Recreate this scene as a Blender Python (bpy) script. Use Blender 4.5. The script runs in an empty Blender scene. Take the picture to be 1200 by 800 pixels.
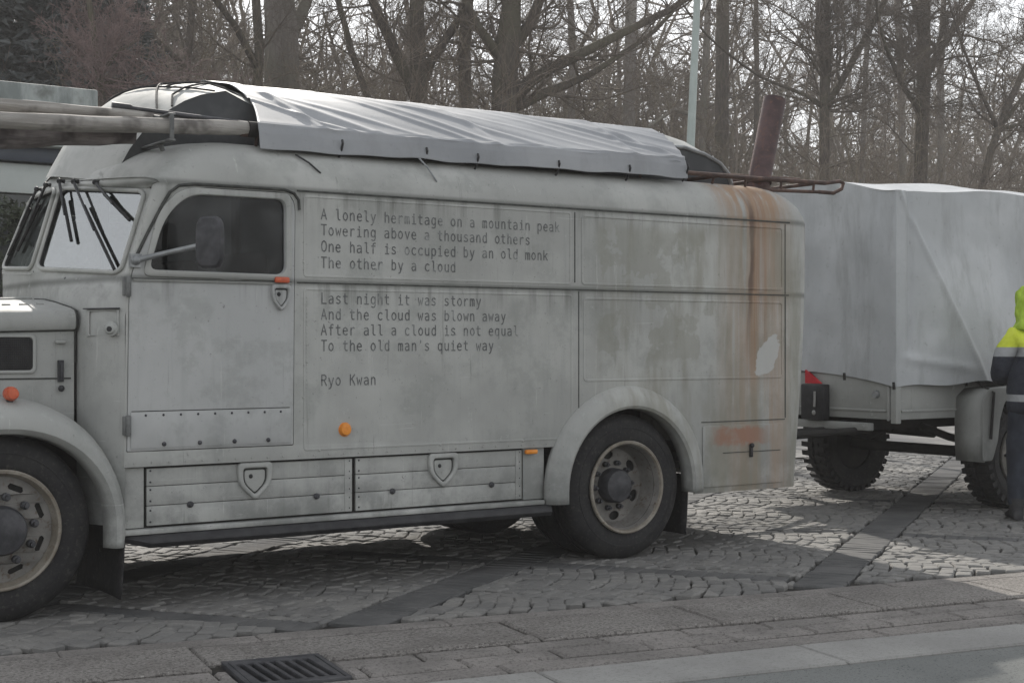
import bpy, bmesh, math, random
from mathutils import Vector, Matrix, noise

S = bpy.context.scene
COL = S.collection
R = math.radians
sin, cos, pi = math.sin, math.cos, math.pi

# ------------------------------------------------------------------ camera, sky, sun, exposure
YAW = R(34.5)
CAM_H = 1.40
FPX, CX, CY = 1720.0, 600.0, 403.0
cam_d = bpy.data.cameras.new('camera')
cam = bpy.data.objects.new('camera', cam_d)
COL.objects.link(cam)
S.camera = cam
cam.location = (0, 0, CAM_H)
cam.rotation_euler = (R(90), 0, -YAW)
cam_d.sensor_width = 36.0
cam_d.lens = FPX / 1200 * 36.0
cam_d.shift_y = 3.0 / 1200
cam_d.clip_start = 0.05
cam_d.clip_end = 3000

SUN_EL = R(35.5)
SUN_AZ = math.atan2(0.36, 1.0)
world = bpy.data.worlds.new('World')
S.world = world
world.use_nodes = True
wn = world.node_tree
for n in list(wn.nodes):
    wn.nodes.remove(n)
w_out = wn.nodes.new('ShaderNodeOutputWorld')
w_bg = wn.nodes.new('ShaderNodeBackground')
w_sky = wn.nodes.new('ShaderNodeTexSky')
w_sky.sky_type = 'NISHITA'
w_sky.sun_disc = False
w_sky.sun_elevation = SUN_EL
w_sky.sun_rotation = SUN_AZ
w_sky.air_density = 1.0
w_sky.dust_density = 0.6
w_sky.ozone_density = 1.0
w_hs = wn.nodes.new('ShaderNodeHueSaturation')
w_hs.inputs['Saturation'].default_value = 0.22
wn.links.new(w_sky.outputs[0], w_hs.inputs['Color'])
w_gm = wn.nodes.new('ShaderNodeGamma')
w_gm.inputs[1].default_value = 0.65
wn.links.new(w_hs.outputs[0], w_gm.inputs[0])
wn.links.new(w_gm.outputs[0], w_bg.inputs[0])
w_bg.inputs[1].default_value = 0.15
wn.links.new(w_bg.outputs[0], w_out.inputs[0])

sun_d = bpy.data.lights.new('sun', 'SUN')
sun_d.energy = 2.0
sun_d.angle = R(0.6)
sun_d.color = (0.86, 0.81, 0.74)
sun = bpy.data.objects.new('sun', sun_d)
COL.objects.link(sun)
to_sun = Vector((sin(SUN_AZ) * cos(SUN_EL), cos(SUN_AZ) * cos(SUN_EL), sin(SUN_EL)))
sun.rotation_euler = (-to_sun).to_track_quat('-Z', 'Y').to_euler()
sun.location = to_sun * 60

S.view_settings.view_transform = 'Standard'
S.view_settings.look = 'None'
S.view_settings.gamma = 1.0
S.view_settings.use_curve_mapping = False
S.view_settings.exposure = 1.58
try:
    S.cycles.max_bounces = 6
    S.cycles.transparent_max_bounces = 8
except Exception:
    pass

# ------------------------------------------------------------------ helpers
CS, SS = cos(YAW), sin(YAW)


def at(px, py, y):
    """the place on the upright plane y = const that a photo pixel shows"""
    u = (px - CX) / FPX
    v = (CY - py) / FPX
    rx, ry = u * CS + SS, -u * SS + CS
    t = y / ry
    return Vector((rx * t, y, CAM_H + v * t))


def project(x, y, z):
    X = x * CS - y * SS
    Z = x * SS + y * CS
    if Z < 0.1:
        return (-9999, -9999)
    return (CX + FPX * X / Z, CY - FPX * (z - CAM_H) / Z)


class MB:
    def __init__(self):
        self.v = []
        self.f = []
        self.m = []
        self.mi = 0

    def add(self, vs, fs):
        o = len(self.v)
        self.v.extend([tuple(p) for p in vs])
        for f in fs:
            self.f.append(tuple(i + o for i in f))
            self.m.append(self.mi)
        return self

    def box(self, x0, y0, z0, x1, y1, z1):
        vs = [(x0, y0, z0), (x1, y0, z0), (x1, y1, z0), (x0, y1, z0), (x0, y0, z1), (x1, y0, z1), (x1, y1, z1), (x0, y1, z1)]
        return self.add(vs, [(0, 3, 2, 1), (4, 5, 6, 7), (0, 1, 5, 4), (1, 2, 6, 5), (2, 3, 7, 6), (3, 0, 4, 7)])

    def tube(self, pts, rad, n=8, caps=True, squash=None):
        pts = [Vector(p) for p in pts]
        if not isinstance(rad, (list, tuple)):
            rad = [rad] * len(pts)
        o = len(self.v)
        up = None
        for i, p in enumerate(pts):
            a = pts[max(i - 1, 0)]
            b = pts[min(i + 1, len(pts) - 1)]
            t = (b - a)
            if t.length < 1e-9:
                t = Vector((0, 0, 1))
            t.normalize()
            if up is None:
                up = Vector((0, 0, 1)) if abs(t.z) < 0.9 else Vector((1, 0, 0))
            s = t.cross(up)
            if s.length < 1e-6:
                s = t.orthogonal()
            s.normalize()
            w = s.cross(t)
            up = w
            for k in range(n):
                an = 2 * pi * k / n
                q = p + (s * cos(an) + w * sin(an)) * rad[i]
                self.v.append((q.x, q.y, q.z))
        for i in range(len(pts) - 1):
            for k in range(n):
                k2 = (k + 1) % n
                self.f.append((o + i * n + k, o + i * n + k2, o + (i + 1) * n + k2, o + (i + 1) * n + k))
                self.m.append(self.mi)
        if caps:
            self.f.append(tuple(o + k for k in range(n))[::-1])
            self.f.append(tuple(o + (len(pts) - 1) * n + k for k in range(n)))
            self.m += [self.mi, self.mi]
        return self

    def grid(self, fn, nu, nv, closed_u=False):
        o = len(self.v)
        for i in range(nu):
            for j in range(nv):
                self.v.append(tuple(fn(i, j)))
        for i in range(nu if closed_u else nu - 1):
            i2 = (i + 1) % nu
            for j in range(nv - 1):
                self.f.append((o + i * nv + j, o + i2 * nv + j, o + i2 * nv + j + 1, o + i * nv + j + 1))
                self.m.append(self.mi)
        return self

    def lathe(self, prof, c, n=48, axis='y', sgn=1.0):
        """profile [(radius, offset along the axis)] turned round an axis through c"""
        def fn(i, j):
            a = 2 * pi * i / n
            r, d = prof[j]
            d *= sgn
            if axis == 'y':
                return (c[0] + r * cos(a), c[1] + d, c[2] + r * sin(a))
            if axis == 'z':
                return (c[0] + r * cos(a), c[1] + r * sin(a), c[2] + d)
            return (c[0] + d, c[1] + r * cos(a), c[2] + r * sin(a))
        return self.grid(fn, n, len(prof), True)

    def sphere(self, c, r, nu=14, nv=9):
        if not isinstance(r, (list, tuple)):
            r = (r, r, r)
        def fn(i, j):
            a = 2 * pi * i / nu
            b = pi * j / (nv - 1)
            return (c[0] + r[0] * sin(b) * cos(a), c[1] + r[1] * sin(b) * sin(a), c[2] - r[2] * cos(b))
        return self.grid(fn, nu, nv, True)

    def merge(self, other):
        return self.add(other.v, other.f)

    def build(self, name, mat, parent=None, smooth=True, bevel=0.0, seg=2, weld=True, angle=38):
        me = bpy.data.meshes.new(name)
        off = Vector((0, 0, 0))
        q = parent
        while q is not None:
            off += Vector(q.location)
            q = q.parent
        me.from_pydata([(p[0] - off.x, p[1] - off.y, p[2] - off.z) for p in self.v], [], self.f)
        mats = mat if isinstance(mat, (list, tuple)) else [mat]
        for m_ in mats:
            me.materials.append(m_)
        if len(mats) > 1:
            me.polygons.foreach_set('material_index', self.m)
        if weld or bevel:
            bm = bmesh.new()
            bm.from_mesh(me)
            if weld:
                bmesh.ops.remove_doubles(bm, verts=bm.verts, dist=1e-5)
                bmesh.ops.recalc_face_normals(bm, faces=bm.faces)
            if bevel:
                es = [e for e in bm.edges if len(e.link_faces) == 2 and e.calc_face_angle(0) > R(40)]
                bmesh.ops.bevel(bm, geom=es, offset=bevel, segments=seg, profile=0.5, affect='EDGES', clamp_overlap=True)
            if smooth:
                for f in bm.faces:
                    f.smooth = True
                for e in bm.edges:
                    if len(e.link_faces) == 2 and e.calc_face_angle(0) > R(angle):
                        e.smooth = False
            bm.to_mesh(me)
            bm.free()
        elif smooth:
            me.polygons.foreach_set('use_smooth', [True] * len(me.polygons))
        me.update()
        o = bpy.data.objects.new(name, me)
        COL.objects.link(o)
        if parent is not None:
            o.parent = parent
        return o


def panel(mb, outline, holes, depth, bev, place):
    """a flat sheet with holes and rounded rims; place(a, b, c) puts its plane in the world"""
    cu = bpy.data.curves.new('sheet', 'CURVE')
    cu.dimensions = '2D'
    cu.fill_mode = 'BOTH'
    cu.extrude = max(depth / 2 - bev, 0)
    cu.bevel_depth = bev
    cu.bevel_resolution = 2
    cu.offset = -bev
    for ring in [outline] + list(holes):
        sp = cu.splines.new('POLY')
        sp.points.add(len(ring) - 1)
        for i, p in enumerate(ring):
            sp.points[i].co = (p[0], p[1], 0, 1)
        sp.use_cyclic_u = True
    ob = bpy.data.objects.new('sheet', cu)
    COL.objects.link(ob)
    dg = bpy.context.evaluated_depsgraph_get()
    me = bpy.data.meshes.new_from_object(ob.evaluated_get(dg))
    mb.add([place(*v.co) for v in me.vertices], [tuple(p.vertices) for p in me.polygons])
    bpy.data.objects.remove(ob)
    bpy.data.meshes.remove(me)
    return mb


def on_side(y):
    return lambda a, b, c: (a, y - c, b)


def rrect(x0, z0, x1, z1, r, n=6):
    if not isinstance(r, (list, tuple)):
        r = (r, r, r, r)
    out = []
    for (cx, cz, a0, rr) in ((x1 - r[0], z0 + r[0], -90, r[0]), (x1 - r[1], z1 - r[1], 0, r[1]), (x0 + r[2], z1 - r[2], 90, r[2]), (x0 + r[3], z0 + r[3], 180, r[3])):
        for i in range(n + 1):
            a = R(a0 + 90 * i / n)
            out.append((cx + rr * cos(a), cz + rr * sin(a)))
    return out


def round_poly(pts, rad, n=6):
    """a polygon with its corners rounded (quadratic blends)"""
    out = []
    k = len(pts)
    if not isinstance(rad, (list, tuple)):
        rad = [rad] * k
    for i in range(k):
        p = Vector(pts[i])
        a = Vector(pts[i - 1])
        b = Vector(pts[(i + 1) % k])
        ra = min(rad[i], (a - p).length * .48, (b - p).length * .48)
        s = p + (a - p).normalized() * ra
        e = p + (b - p).normalized() * ra
        if rad[i] <= 0:
            out.append(tuple(p))
            continue
        for j in range(n + 1):
            t = j / n
            q = s * (1 - t) ** 2 + p * 2 * t * (1 - t) + e * t * t
            out.append(tuple(q))
    return out


def empty(name, loc):
    o = bpy.data.objects.new(name, None)
    o.empty_display_size = 0.2
    o.location = loc
    COL.objects.link(o)
    return o


def tag(o, label=None, cat=None, group=None, kind=None):
    if label:
        o['label'] = label
    if cat:
        o['category'] = cat
    if group:
        o['group'] = group
    if kind:
        o['kind'] = kind
    return o


def lerp(a, b, t):
    return a + (b - a) * t


def smooth01(t):
    t = max(0.0, min(1.0, t))
    return t * t * (3 - 2 * t)


# ------------------------------------------------------------------ materials
class NT:
    def __init__(self, name):
        self.mat = bpy.data.materials.new(name)
        self.mat.use_nodes = True
        self.t = self.mat.node_tree
        self.b = self.t.nodes['Principled BSDF']
        self._pos = None

    def n(self, typ, **kw):
        nd = self.t.nodes.new(typ)
        for k, v in kw.items():
            setattr(nd, k, v)
        return nd

    def link(self, a, b):
        self.t.links.new(a, b)

    def setin(self, nd, i, v):
        if hasattr(v, 'is_output') or isinstance(v, bpy.types.NodeSocket):
            self.link(v, nd.inputs[i])
        else:
            nd.inputs[i].default_value = v

    @property
    def pos(self):
        if self._pos is None:
            self._pos = self.n('ShaderNodeNewGeometry').outputs['Position']
        return self._pos

    def objpos(self):
        return self.n('ShaderNodeTexCoord').outputs['Object']

    def math(self, op, a, b=0.0, c=0.0, clamp=False):
        nd = self.n('ShaderNodeMath', operation=op, use_clamp=clamp)
        self.setin(nd, 0, a)
        self.setin(nd, 1, b)
        self.setin(nd, 2, c)
        return nd.outputs[0]

    def xyz(self, v=None):
        nd = self.n('ShaderNodeSeparateXYZ')
        self.link(v or self.pos, nd.inputs[0])
        return nd.outputs

    def scaled(self, v, s):
        nd = self.n('ShaderNodeMapping')
        self.link(v, nd.inputs['Vector'])
        nd.inputs['Scale'].default_value = s
        return nd.outputs[0]

    def noise(self, scale, detail=4, rough=0.55, vec=None, dist=0.0):
        nd = self.n('ShaderNodeTexNoise')
        self.link(vec or self.pos, nd.inputs['Vector'])
        nd.inputs['Scale'].default_value = scale
        nd.inputs['Detail'].default_value = detail
        nd.inputs['Roughness'].default_value = rough
        nd.inputs['Distortion'].default_value = dist
        return nd.outputs[0]

    def step(self, v, a, b):
        """smooth step of v from a to b"""
        nd = self.n('ShaderNodeMapRange', interpolation_type='SMOOTHSTEP')
        self.setin(nd, 0, v)
        nd.inputs[1].default_value = a
        nd.inputs[2].default_value = b
        return nd.outputs[0]

    def mix(self, fac, a, b):
        nd = self.n('ShaderNodeMix', data_type='RGBA')
        self.setin(nd, 0, fac)
        for i, c in ((6, a), (7, b)):
            if isinstance(c, (tuple, list)):
                nd.inputs[i].default_value = (c[0], c[1], c[2], 1)
            else:
                self.link(c, nd.inputs[i])
        return nd.outputs[2]

    def bump(self, h, strength=0.3, dist=0.01):
        nd = self.n('ShaderNodeBump')
        self.link(h, nd.inputs['Height'])
        nd.inputs['Strength'].default_value = strength
        nd.inputs['Distance'].default_value = dist
        self.link(nd.outputs[0], self.b.inputs['Normal'])

    def done(self, color, rough=0.6, metal=0.0, spec=0.5):
        self.setin(self.b, 'Base Color', (*color, 1) if isinstance(color, (tuple, list)) else color)
        self.setin(self.b, 'Roughness', rough)
        self.b.inputs['Metallic'].default_value = metal
        self.b.inputs['Specular IOR Level'].default_value = spec
        return self.mat


def speckled(name, a, b, scale=6, rough=0.7, bump=0.0, bscale=60, metal=0.0, obj=True, spec=0.4, c=None):
    t = NT(name)
    v = t.objpos() if obj else t.pos
    f = t.step(t.noise(scale, 6, 0.6, v), 0.35, 0.68)
    col = t.mix(f, a, b)
    if c:
        col = t.mix(t.step(t.noise(scale * 5, 4, 0.6, v), 0.52, 0.72), col, c)
    if bump:
        t.bump(t.noise(bscale, 4, 0.6, v), bump, 0.01)
    return t.done(col, rough, metal, spec)


def paint(name, rust=True, base=(.315, .320, .305), light=(.43, .435, .415)):
    t = NT(name)
    x, y, z = t.xyz()
    big = t.noise(1.1, 4, 0.6)
    mid = t.noise(4.5, 5, 0.65)
    streak = t.noise(1.0, 5, 0.7, t.scaled(t.pos, (11, 11, 0.7)))
    fine = t.noise(45, 4, 0.7)
    col = t.mix(t.math('MULTIPLY', t.step(big, 0.40, 0.62), 0.7), base, light)
    col = t.mix(t.math('MULTIPLY', t.step(mid, 0.50, 0.64), 0.34), col, (.225, .238, .22))
    col = t.mix(t.math('MULTIPLY', t.step(streak, 0.50, 0.75), 0.28), col, (.21, .225, .215))
    # grime that ran down from the two seams
    d1 = t.math('SUBTRACT', 2.262, z)
    d2 = t.math('SUBTRACT', 1.748, z)
    drip = t.step(t.noise(1.0, 4, 0.7, t.scaled(t.pos, (9, 3, 0.6))), 0.46, 0.72)
    for d in (d1, d2):
        m = t.math('MULTIPLY', t.step(d, -0.005, 0.012), t.step(d, 0.22, 0.012))
        col = t.mix(t.math('MULTIPLY', t.math('MULTIPLY', m, drip), 0.6), col, (.09, .093, .082))
        m = t.math('MULTIPLY', t.step(d, -0.03, 0.0), t.step(d, 0.035, 0.0))
        col = t.mix(t.math('MULTIPLY', m, 0.7), col, (.085, .09, .08))
    # pale scuffs, dark specks
    col = t.mix(t.math('MULTIPLY', t.step(t.noise(9, 6, 0.75), 0.60, 0.70), 0.45), col, (.46, .47, .46))
    col = t.mix(t.math('MULTIPLY', t.step(fine, 0.62, 0.74), 0.55), col, (.10, .105, .10))
    # road dirt low on the sides
    low = t.math('MULTIPLY', t.step(z, 0.95, 0.38), t.step(mid, 0.35, 0.6))
    col = t.mix(t.math('MULTIPLY', low, 0.55), col, (.13, .135, .13))
    # crisp vertical runs, chips and scratches
    runs_ = t.step(t.noise(1.0, 6, 0.8, t.scaled(t.pos, (30, 8, 0.9))), 0.60, 0.66)
    col = t.mix(t.math('MULTIPLY', t.math('MULTIPLY', runs_, t.step(big, 0.40, 0.60)), 0.5), col, (.125, .13, .115))
    pale = t.step(t.noise(1.0, 6, 0.8, t.scaled(t.pos, (24, 8, 1.1))), 0.63, 0.68)
    col = t.mix(t.math('MULTIPLY', pale, 0.5), col, (.50, .505, .485))
    chip = t.math('MULTIPLY', t.step(t.noise(26, 6, 0.8), 0.64, 0.66), t.step(t.noise(2.2, 3), 0.50, 0.60))
    col = t.mix(t.math('MULTIPLY', chip, 0.75), col, (.085, .08, .072))
    scr = t.step(t.noise(1.0, 3, 0.6, t.scaled(t.pos, (2.0, 3, 60)), 0.4), 0.71, 0.73)
    col = t.mix(t.math('MULTIPLY', scr, 0.45), col, (.46, .465, .455))
    if rust:
        wob = t.noise(1.0, 4, 0.6, t.scaled(t.pos, (1.5, 1, 0.9)))
        xx = t.math('ADD', x, t.math('MULTIPLY', t.math('SUBTRACT', wob, 0.5), 0.22))
        sid = t.step(y, 8.3, 8.0)
        # the brown run below the stove pipe
        core = t.math('MULTIPLY', t.step(xx, 7.06, 7.13), t.step(xx, 7.44, 7.30))
        run = t.math('MULTIPLY', t.math('MULTIPLY', core, t.step(z, 0.75, 1.5)), sid)
        runs = t.math('MULTIPLY', run, t.step(t.noise(1.0, 5, 0.75, t.scaled(t.pos, (22, 5, 0.35))), 0.30, 0.62))
        col = t.mix(t.math('MULTIPLY', runs, 0.85), col, (.23, .125, .065))
        wide = t.math('MULTIPLY', t.math('MULTIPLY', t.step(xx, 6.72, 7.05), t.step(xx, 7.62, 7.35)), sid)
        wide = t.math('MULTIPLY', wide, t.math('ADD', 0.58, t.math('MULTIPLY', t.step(z, 2.15, 2.45), 0.4)))
        col = t.mix(t.math('MULTIPLY', wide, t.step(t.noise(1.0, 5, 0.7, t.scaled(t.pos, (12, 5, 0.4))), 0.30, 0.58)), col, (.28, .185, .115))
        dark = t.math('MULTIPLY', t.math('MULTIPLY', t.step(xx, 7.095, 7.115), t.step(xx, 7.165, 7.13)), t.math('MULTIPLY', sid, t.step(z, 1.25, 1.9)))
        dark = t.math('MULTIPLY', dark, t.step(z, 2.50, 2.25))
        col = t.mix(t.math('MULTIPLY', dark, 0.8), col, (.075, .042, .03))
        # green brown stains on the rear panels
        st = t.math('MULTIPLY', t.step(x, 5.7, 5.95), t.step(t.noise(1.0, 4, 0.65, t.scaled(t.pos, (3.5, 2, 0.8))), 0.42, 0.66))
        st = t.math('MULTIPLY', st, t.step(z, 2.24, 2.16))
        col = t.mix(t.math('MULTIPLY', st, 0.62), col, (.185, .178, .135))
        peel = t.math('MULTIPLY', t.step(t.noise(2.6, 5, 0.6), 0.50, 0.53), t.step(t.noise(1.3, 2), 0.42, 0.5))
        box = t.math('MULTIPLY', t.math('MULTIPLY', t.step(x, 5.75, 5.82), t.step(x, 7.05, 6.95)), t.math('MULTIPLY', t.step(z, 1.26, 1.32), t.step(z, 2.2, 2.12)))
        col = t.mix(t.math('MULTIPLY', t.math('MULTIPLY', peel, box), 0.38), col, (.205, .205, .165))
        # red brown rub mark on the low rear flap
        zz = t.math('ADD', z, t.math('MULTIPLY', t.math('SUBTRACT', t.noise(11, 5, 0.7), 0.5), 0.12))
        rub = t.math('MULTIPLY', t.math('MULTIPLY', t.step(xx, 6.72, 6.84), t.step(xx, 7.38, 7.1)), t.math('MULTIPLY', t.step(zz, 0.70, 0.73), t.step(zz, 0.84, 0.81)))
        col = t.mix(t.math('MULTIPLY', rub, t.math('MULTIPLY', t.step(mid, 0.3, 0.6), 0.8)), col, (.26, .125, .08))
        # pale wiped patch
        px_ = t.math('ADD', t.math('MULTIPLY', t.math('SUBTRACT', x, 7.29), 0.8), t.math('MULTIPLY', t.math('SUBTRACT', z, 1.32), -0.55))
        pz_ = t.math('ADD', t.math('MULTIPLY', t.math('SUBTRACT', x, 7.29), 0.55), t.math('MULTIPLY', t.math('SUBTRACT', z, 1.32), 0.8))
        rr = t.math('ADD', t.math('POWER', t.math('DIVIDE', px_, 0.085), 2.0), t.math('POWER', t.math('DIVIDE', pz_, 0.16), 2.0))
        rr = t.math('ADD', rr, t.math('MULTIPLY', t.math('SUBTRACT', t.noise(12, 5, 0.7), 0.5), 2.4))
        col = t.mix(t.math('MULTIPLY', t.step(rr, 1.1, 0.85), 0.8), col, (.42, .43, .42))
    rgh = t.math('ADD', 0.52, t.math('MULTIPLY', mid, 0.3))
    bh = t.math('ADD', t.math('MULTIPLY', t.noise(2.2, 3), 1.0), t.math('MULTIPLY', fine, 0.05))
    t.bump(bh, 0.22, 0.05)
    return t.done(col, rgh, 0.0, 0.45)


M = {}
M['paint'] = paint('weathered_grey_paint')
M['paint_plain'] = paint('weathered_grey_paint_plain', False)
M['paint_hood'] = paint('weathered_hood_paint', False, (.30, .305, .292), (.40, .405, .39))
M['door_paint'] = paint('weathered_door_paint', False, (.355, .362, .358), (.43, .436, .43))
M['seam'] = speckled('dark_seam_and_shade', (.03, .032, .03), (.065, .068, .062), 20, 0.8)
M['rubber'] = speckled('tyre_rubber', (.010, .010, .0115), (.021, .021, .021), 8, 0.78, 0.2, 50, c=(.042, .039, .036))
M['black'] = speckled('black_steel', (.012, .012, .014), (.03, .03, .032), 10, 0.5, 0.15, 40)
M['under'] = speckled('oily_chassis', (.010, .010, .010), (.024, .022, .020), 8, 0.8)
M['wheel'] = speckled('dull_wheel_paint', (.135, .13, .12), (.20, .192, .178), 7, 0.6, 0.1, 60, c=(.10, .078, .06))
M['wheel_trailer'] = speckled('trailer_wheel_paint', (.10, .095, .085), (.20, .19, .17), 7, 0.6)
M['hub'] = speckled('greasy_hub', (.025, .026, .03), (.06, .06, .066), 14, 0.5, 0.1, 60)
M['rim_edge'] = speckled('worn_rim_edge', (.17, .15, .12), (.27, .25, .215), 9, 0.5, 0.1, 60, c=(.16, .12, .085))
M['steel'] = speckled('grey_steel', (.20, .21, .215), (.32, .33, .335), 10, 0.45, 0.1, 60, 0.5)
M['steel_dark'] = speckled('grimy_steel', (.09, .093, .092), (.17, .175, .172), 12, 0.55, 0.1, 60)
M['rust'] = speckled('rusty_steel', (.045, .028, .024), (.10, .058, .045), 12, 0.75, 0.3, 60)
M['pipe'] = speckled('sooty_stove_pipe', (.055, .034, .036), (.10, .060, .058), 7, 0.6, 0.25, 50, c=(.13, .068, .05))
M['orange'] = speckled('orange_lens', (.62, .20, .02), (.75, .28, .04), 18, 0.3)
M['red_lens'] = speckled('red_orange_lens', (.42, .075, .035), (.55, .12, .05), 18, 0.35)
M['red'] = speckled('red_plastic', (.42, .02, .03), (.55, .03, .04), 10, 0.4)
M['letter'] = None
M['seat'] = speckled('dark_seat_cloth', (.02, .021, .024), (.04, .04, .043), 9, 0.9)
M['inner'] = speckled('cab_lining', (.16, .165, .17), (.24, .245, .25), 3, 0.8)


def letter_mat():
    t = NT('worn_black_lettering')
    f = t.noise(9.0, 3, 0.6, t.scaled(t.pos, (1, 1, 1.8)))
    f2 = t.noise(80, 3, 0.6)
    k = t.math('ADD', t.step(f, 0.44, 0.74), t.math('MULTIPLY', t.step(f2, 0.5, 0.75), 0.35), clamp=True)
    col = t.mix(k, (.092, .095, .096), (.25, .26, .255))
    return t.done(col, 0.7)


M['letter'] = letter_mat()


def glass_mat(name, tint, refl, rough=0.02, spec_col=(1, 1, 1), fres=0.6):
    t = NT(name)
    t.t.nodes.remove(t.b)
    out = t.t.nodes['Material Output']
    tr = t.n('ShaderNodeBsdfTransparent')
    tr.inputs[0].default_value = (*tint, 1)
    gl = t.n('ShaderNodeBsdfGlossy')
    gl.inputs['Color'].default_value = (*spec_col, 1)
    gl.inputs['Roughness'].default_value = rough
    lw = t.n('ShaderNodeLayerWeight')
    lw.inputs[0].default_value = 0.35
    f = t.math('ADD', refl, t.math('MULTIPLY', lw.outputs['Fresnel'], fres), clamp=True)
    dirt = t.noise(5, 4, 0.6)
    df = t.n('ShaderNodeBsdfDiffuse')
    df.inputs[0].default_value = (.45, .46, .46, 1)
    mx = t.n('ShaderNodeMixShader')
    t.link(f, mx.inputs[0])
    t.link(tr.outputs[0], mx.inputs[1])
    t.link(gl.outputs[0], mx.inputs[2])
    m2 = t.n('ShaderNodeMixShader')
    t.link(t.math('MULTIPLY', t.step(dirt, 0.4, 0.7), 0.07), m2.inputs[0])
    t.link(mx.outputs[0], m2.inputs[1])
    t.link(df.outputs[0], m2.inputs[2])
    t.link(m2.outputs[0], out.inputs[0])
    return t.mat


M['windscreen'] = glass_mat('windscreen_glass', (.60, .64, .64), 0.10, spec_col=(.80, .82, .82), fres=.28)
M['side_glass'] = glass_mat('side_window_glass', (.48, .50, .52), 0.010, fres=0.08)


def tarp_mat(name, a, b, dirt, dirt_amt=0.35, rough=0.42, bump=.14):
    t = NT(name)
    v = t.pos
    col = t.mix(t.step(t.noise(1.3, 5, 0.6), 0.35, 0.65), a, b)
    col = t.mix(t.math('MULTIPLY', t.step(t.noise(1.0, 5, 0.7, t.scaled(v, (5, 5, 1.0))), 0.48, 0.72), dirt_amt), col, dirt)
    col = t.mix(t.math('MULTIPLY', t.step(t.noise(22, 4, 0.7), 0.60, 0.72), dirt_amt), col, dirt)
    h = t.math('ADD', t.noise(4.0, 4, 0.5), t.math('MULTIPLY', t.noise(30, 3), 0.08))
    if bump:
        t.bump(h, bump, 0.03)
    return t.done(col, rough, 0.0, 0.5)


M['roof_tarp'] = tarp_mat('silver_tarpaulin', (.215, .225, .238), (.28, .289, .30), (.145, .148, .15), 0.30, 0.5, 0)
M['trailer_tarp'] = tarp_mat('white_tarpaulin', (.36, .375, .385), (.44, .455, .465), (.21, .215, .21), 0.45, 0.5)


def wood_mat(name, a, b, c):
    t = NT(name)
    v = t.scaled(t.objpos(), (0.7, 9, 9))
    col = t.mix(t.step(t.noise(3, 5, 0.65, v), 0.35, 0.65), a, b)
    col = t.mix(t.step(t.noise(2.2, 4, 0.7, t.objpos()), 0.52, 0.66), col, c)
    t.bump(t.noise(5, 5, 0.7, v), 0.5, 0.02)
    return t.done(col, 0.8, 0, 0.3)


M['pole_wood'] = wood_mat('stripped_pole_wood', (.235, .222, .205), (.34, .325, .30), (.12, .11, .102))
M['bark_log'] = wood_mat('flaking_bark', (.10, .088, .085), (.19, .17, .165), (.05, .042, .042))


def bark(name, a, b, moss=None):
    t = NT(name)
    v = t.scaled(t.pos, (6, 6, 1.2))
    col = t.mix(t.step(t.noise(2.5, 4, 0.6, v), 0.35, 0.68), a, b)
    if moss:
        col = t.mix(t.math('MULTIPLY', t.step(t.noise(0.5, 4, 0.6), 0.45, 0.65), 0.7), col, moss)
    t.b.inputs['Roughness'].default_value = 0.9
    return t.done(col, 0.9, 0, 0.1)


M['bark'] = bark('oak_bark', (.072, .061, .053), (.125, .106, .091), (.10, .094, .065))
M['bark_hazed'] = bark('hazed_far_bark', (.15, .135, .122), (.21, .19, .172), (.16, .155, .12))  # distant bark, paled so that its colour carries the haze
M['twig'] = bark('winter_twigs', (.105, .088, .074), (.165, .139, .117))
M['twig_hazed'] = bark('hazed_far_twigs', (.175, .148, .125), (.245, .21, .178), (.185, .165, .118))  # distant twigs, haze put into the colour by lightening it
M['twig_red'] = bark('budding_twigs', (.16, .12, .115), (.24, .18, .17))
M['thicket'] = bark('brown_thicket', (.145, .118, .095), (.215, .178, .145), (.155, .14, .088))
M['needles'] = speckled('dark_needles', (.05, .058, .058), (.10, .108, .108), 1.2, 0.8, obj=False, c=(.16, .165, .17))
M['hedge'] = speckled('hedge_leaves', (.02, .03, .018), (.05, .062, .038), 1.5, 0.7, obj=False)


# ------------------------------------------------------------------ ground, kerb, road
KE = Vector((.9834, -.1813, 0))
KN = Vector((-.1813, -.9834, 0))
K0 = Vector((1.805, 6.614, 0))


def kp(e, n, z=0.0):
    q = K0 + KE * e + KN * n
    return (q.x, q.y, z)


def sheet(name, mat, pts, z, kind='structure'):
    mb = MB()
    mb.add([(p[0], p[1], z) for p in pts], [tuple(range(len(pts)))])
    return tag(mb.build(name, mat, None, False), kind=kind)


gm = NT('woodland_soil')
c_ = gm.mix(gm.step(gm.noise(0.25, 5), 0.4, 0.62), (.075, .062, .047), (.105, .095, .062))
c_ = gm.mix(gm.step(gm.noise(6, 5, 0.7), 0.5, 0.7), c_, (.05, .042, .03))
M['soil'] = gm.done(c_, 0.95, 0, 0.1)
sheet('ground', M['soil'], [(-260, -260), (260, -260), (260, 260), (-260, 260)], -0.16)

am = NT('asphalt')
c_ = am.mix(am.step(am.noise(1.2, 5), 0.35, 0.65), (.135, .142, .137), (.17, .177, .17))
c_ = am.mix(am.step(am.noise(90, 3, 0.8), 0.54, 0.66), c_, (.19, .195, .19))
c_ = am.mix(am.step(am.noise(75, 3, 0.8), 0.56, 0.66), c_, (.06, .063, .062))
am.bump(am.noise(140, 3, 0.7), 0.5, 0.01)
M['asphalt'] = am.done(c_, 0.9, 0, 0.25)
sheet('road', M['asphalt'], [kp(-60, 1.49), kp(80, 1.49), kp(80, 9), kp(-60, 9)], -0.022)

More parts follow.
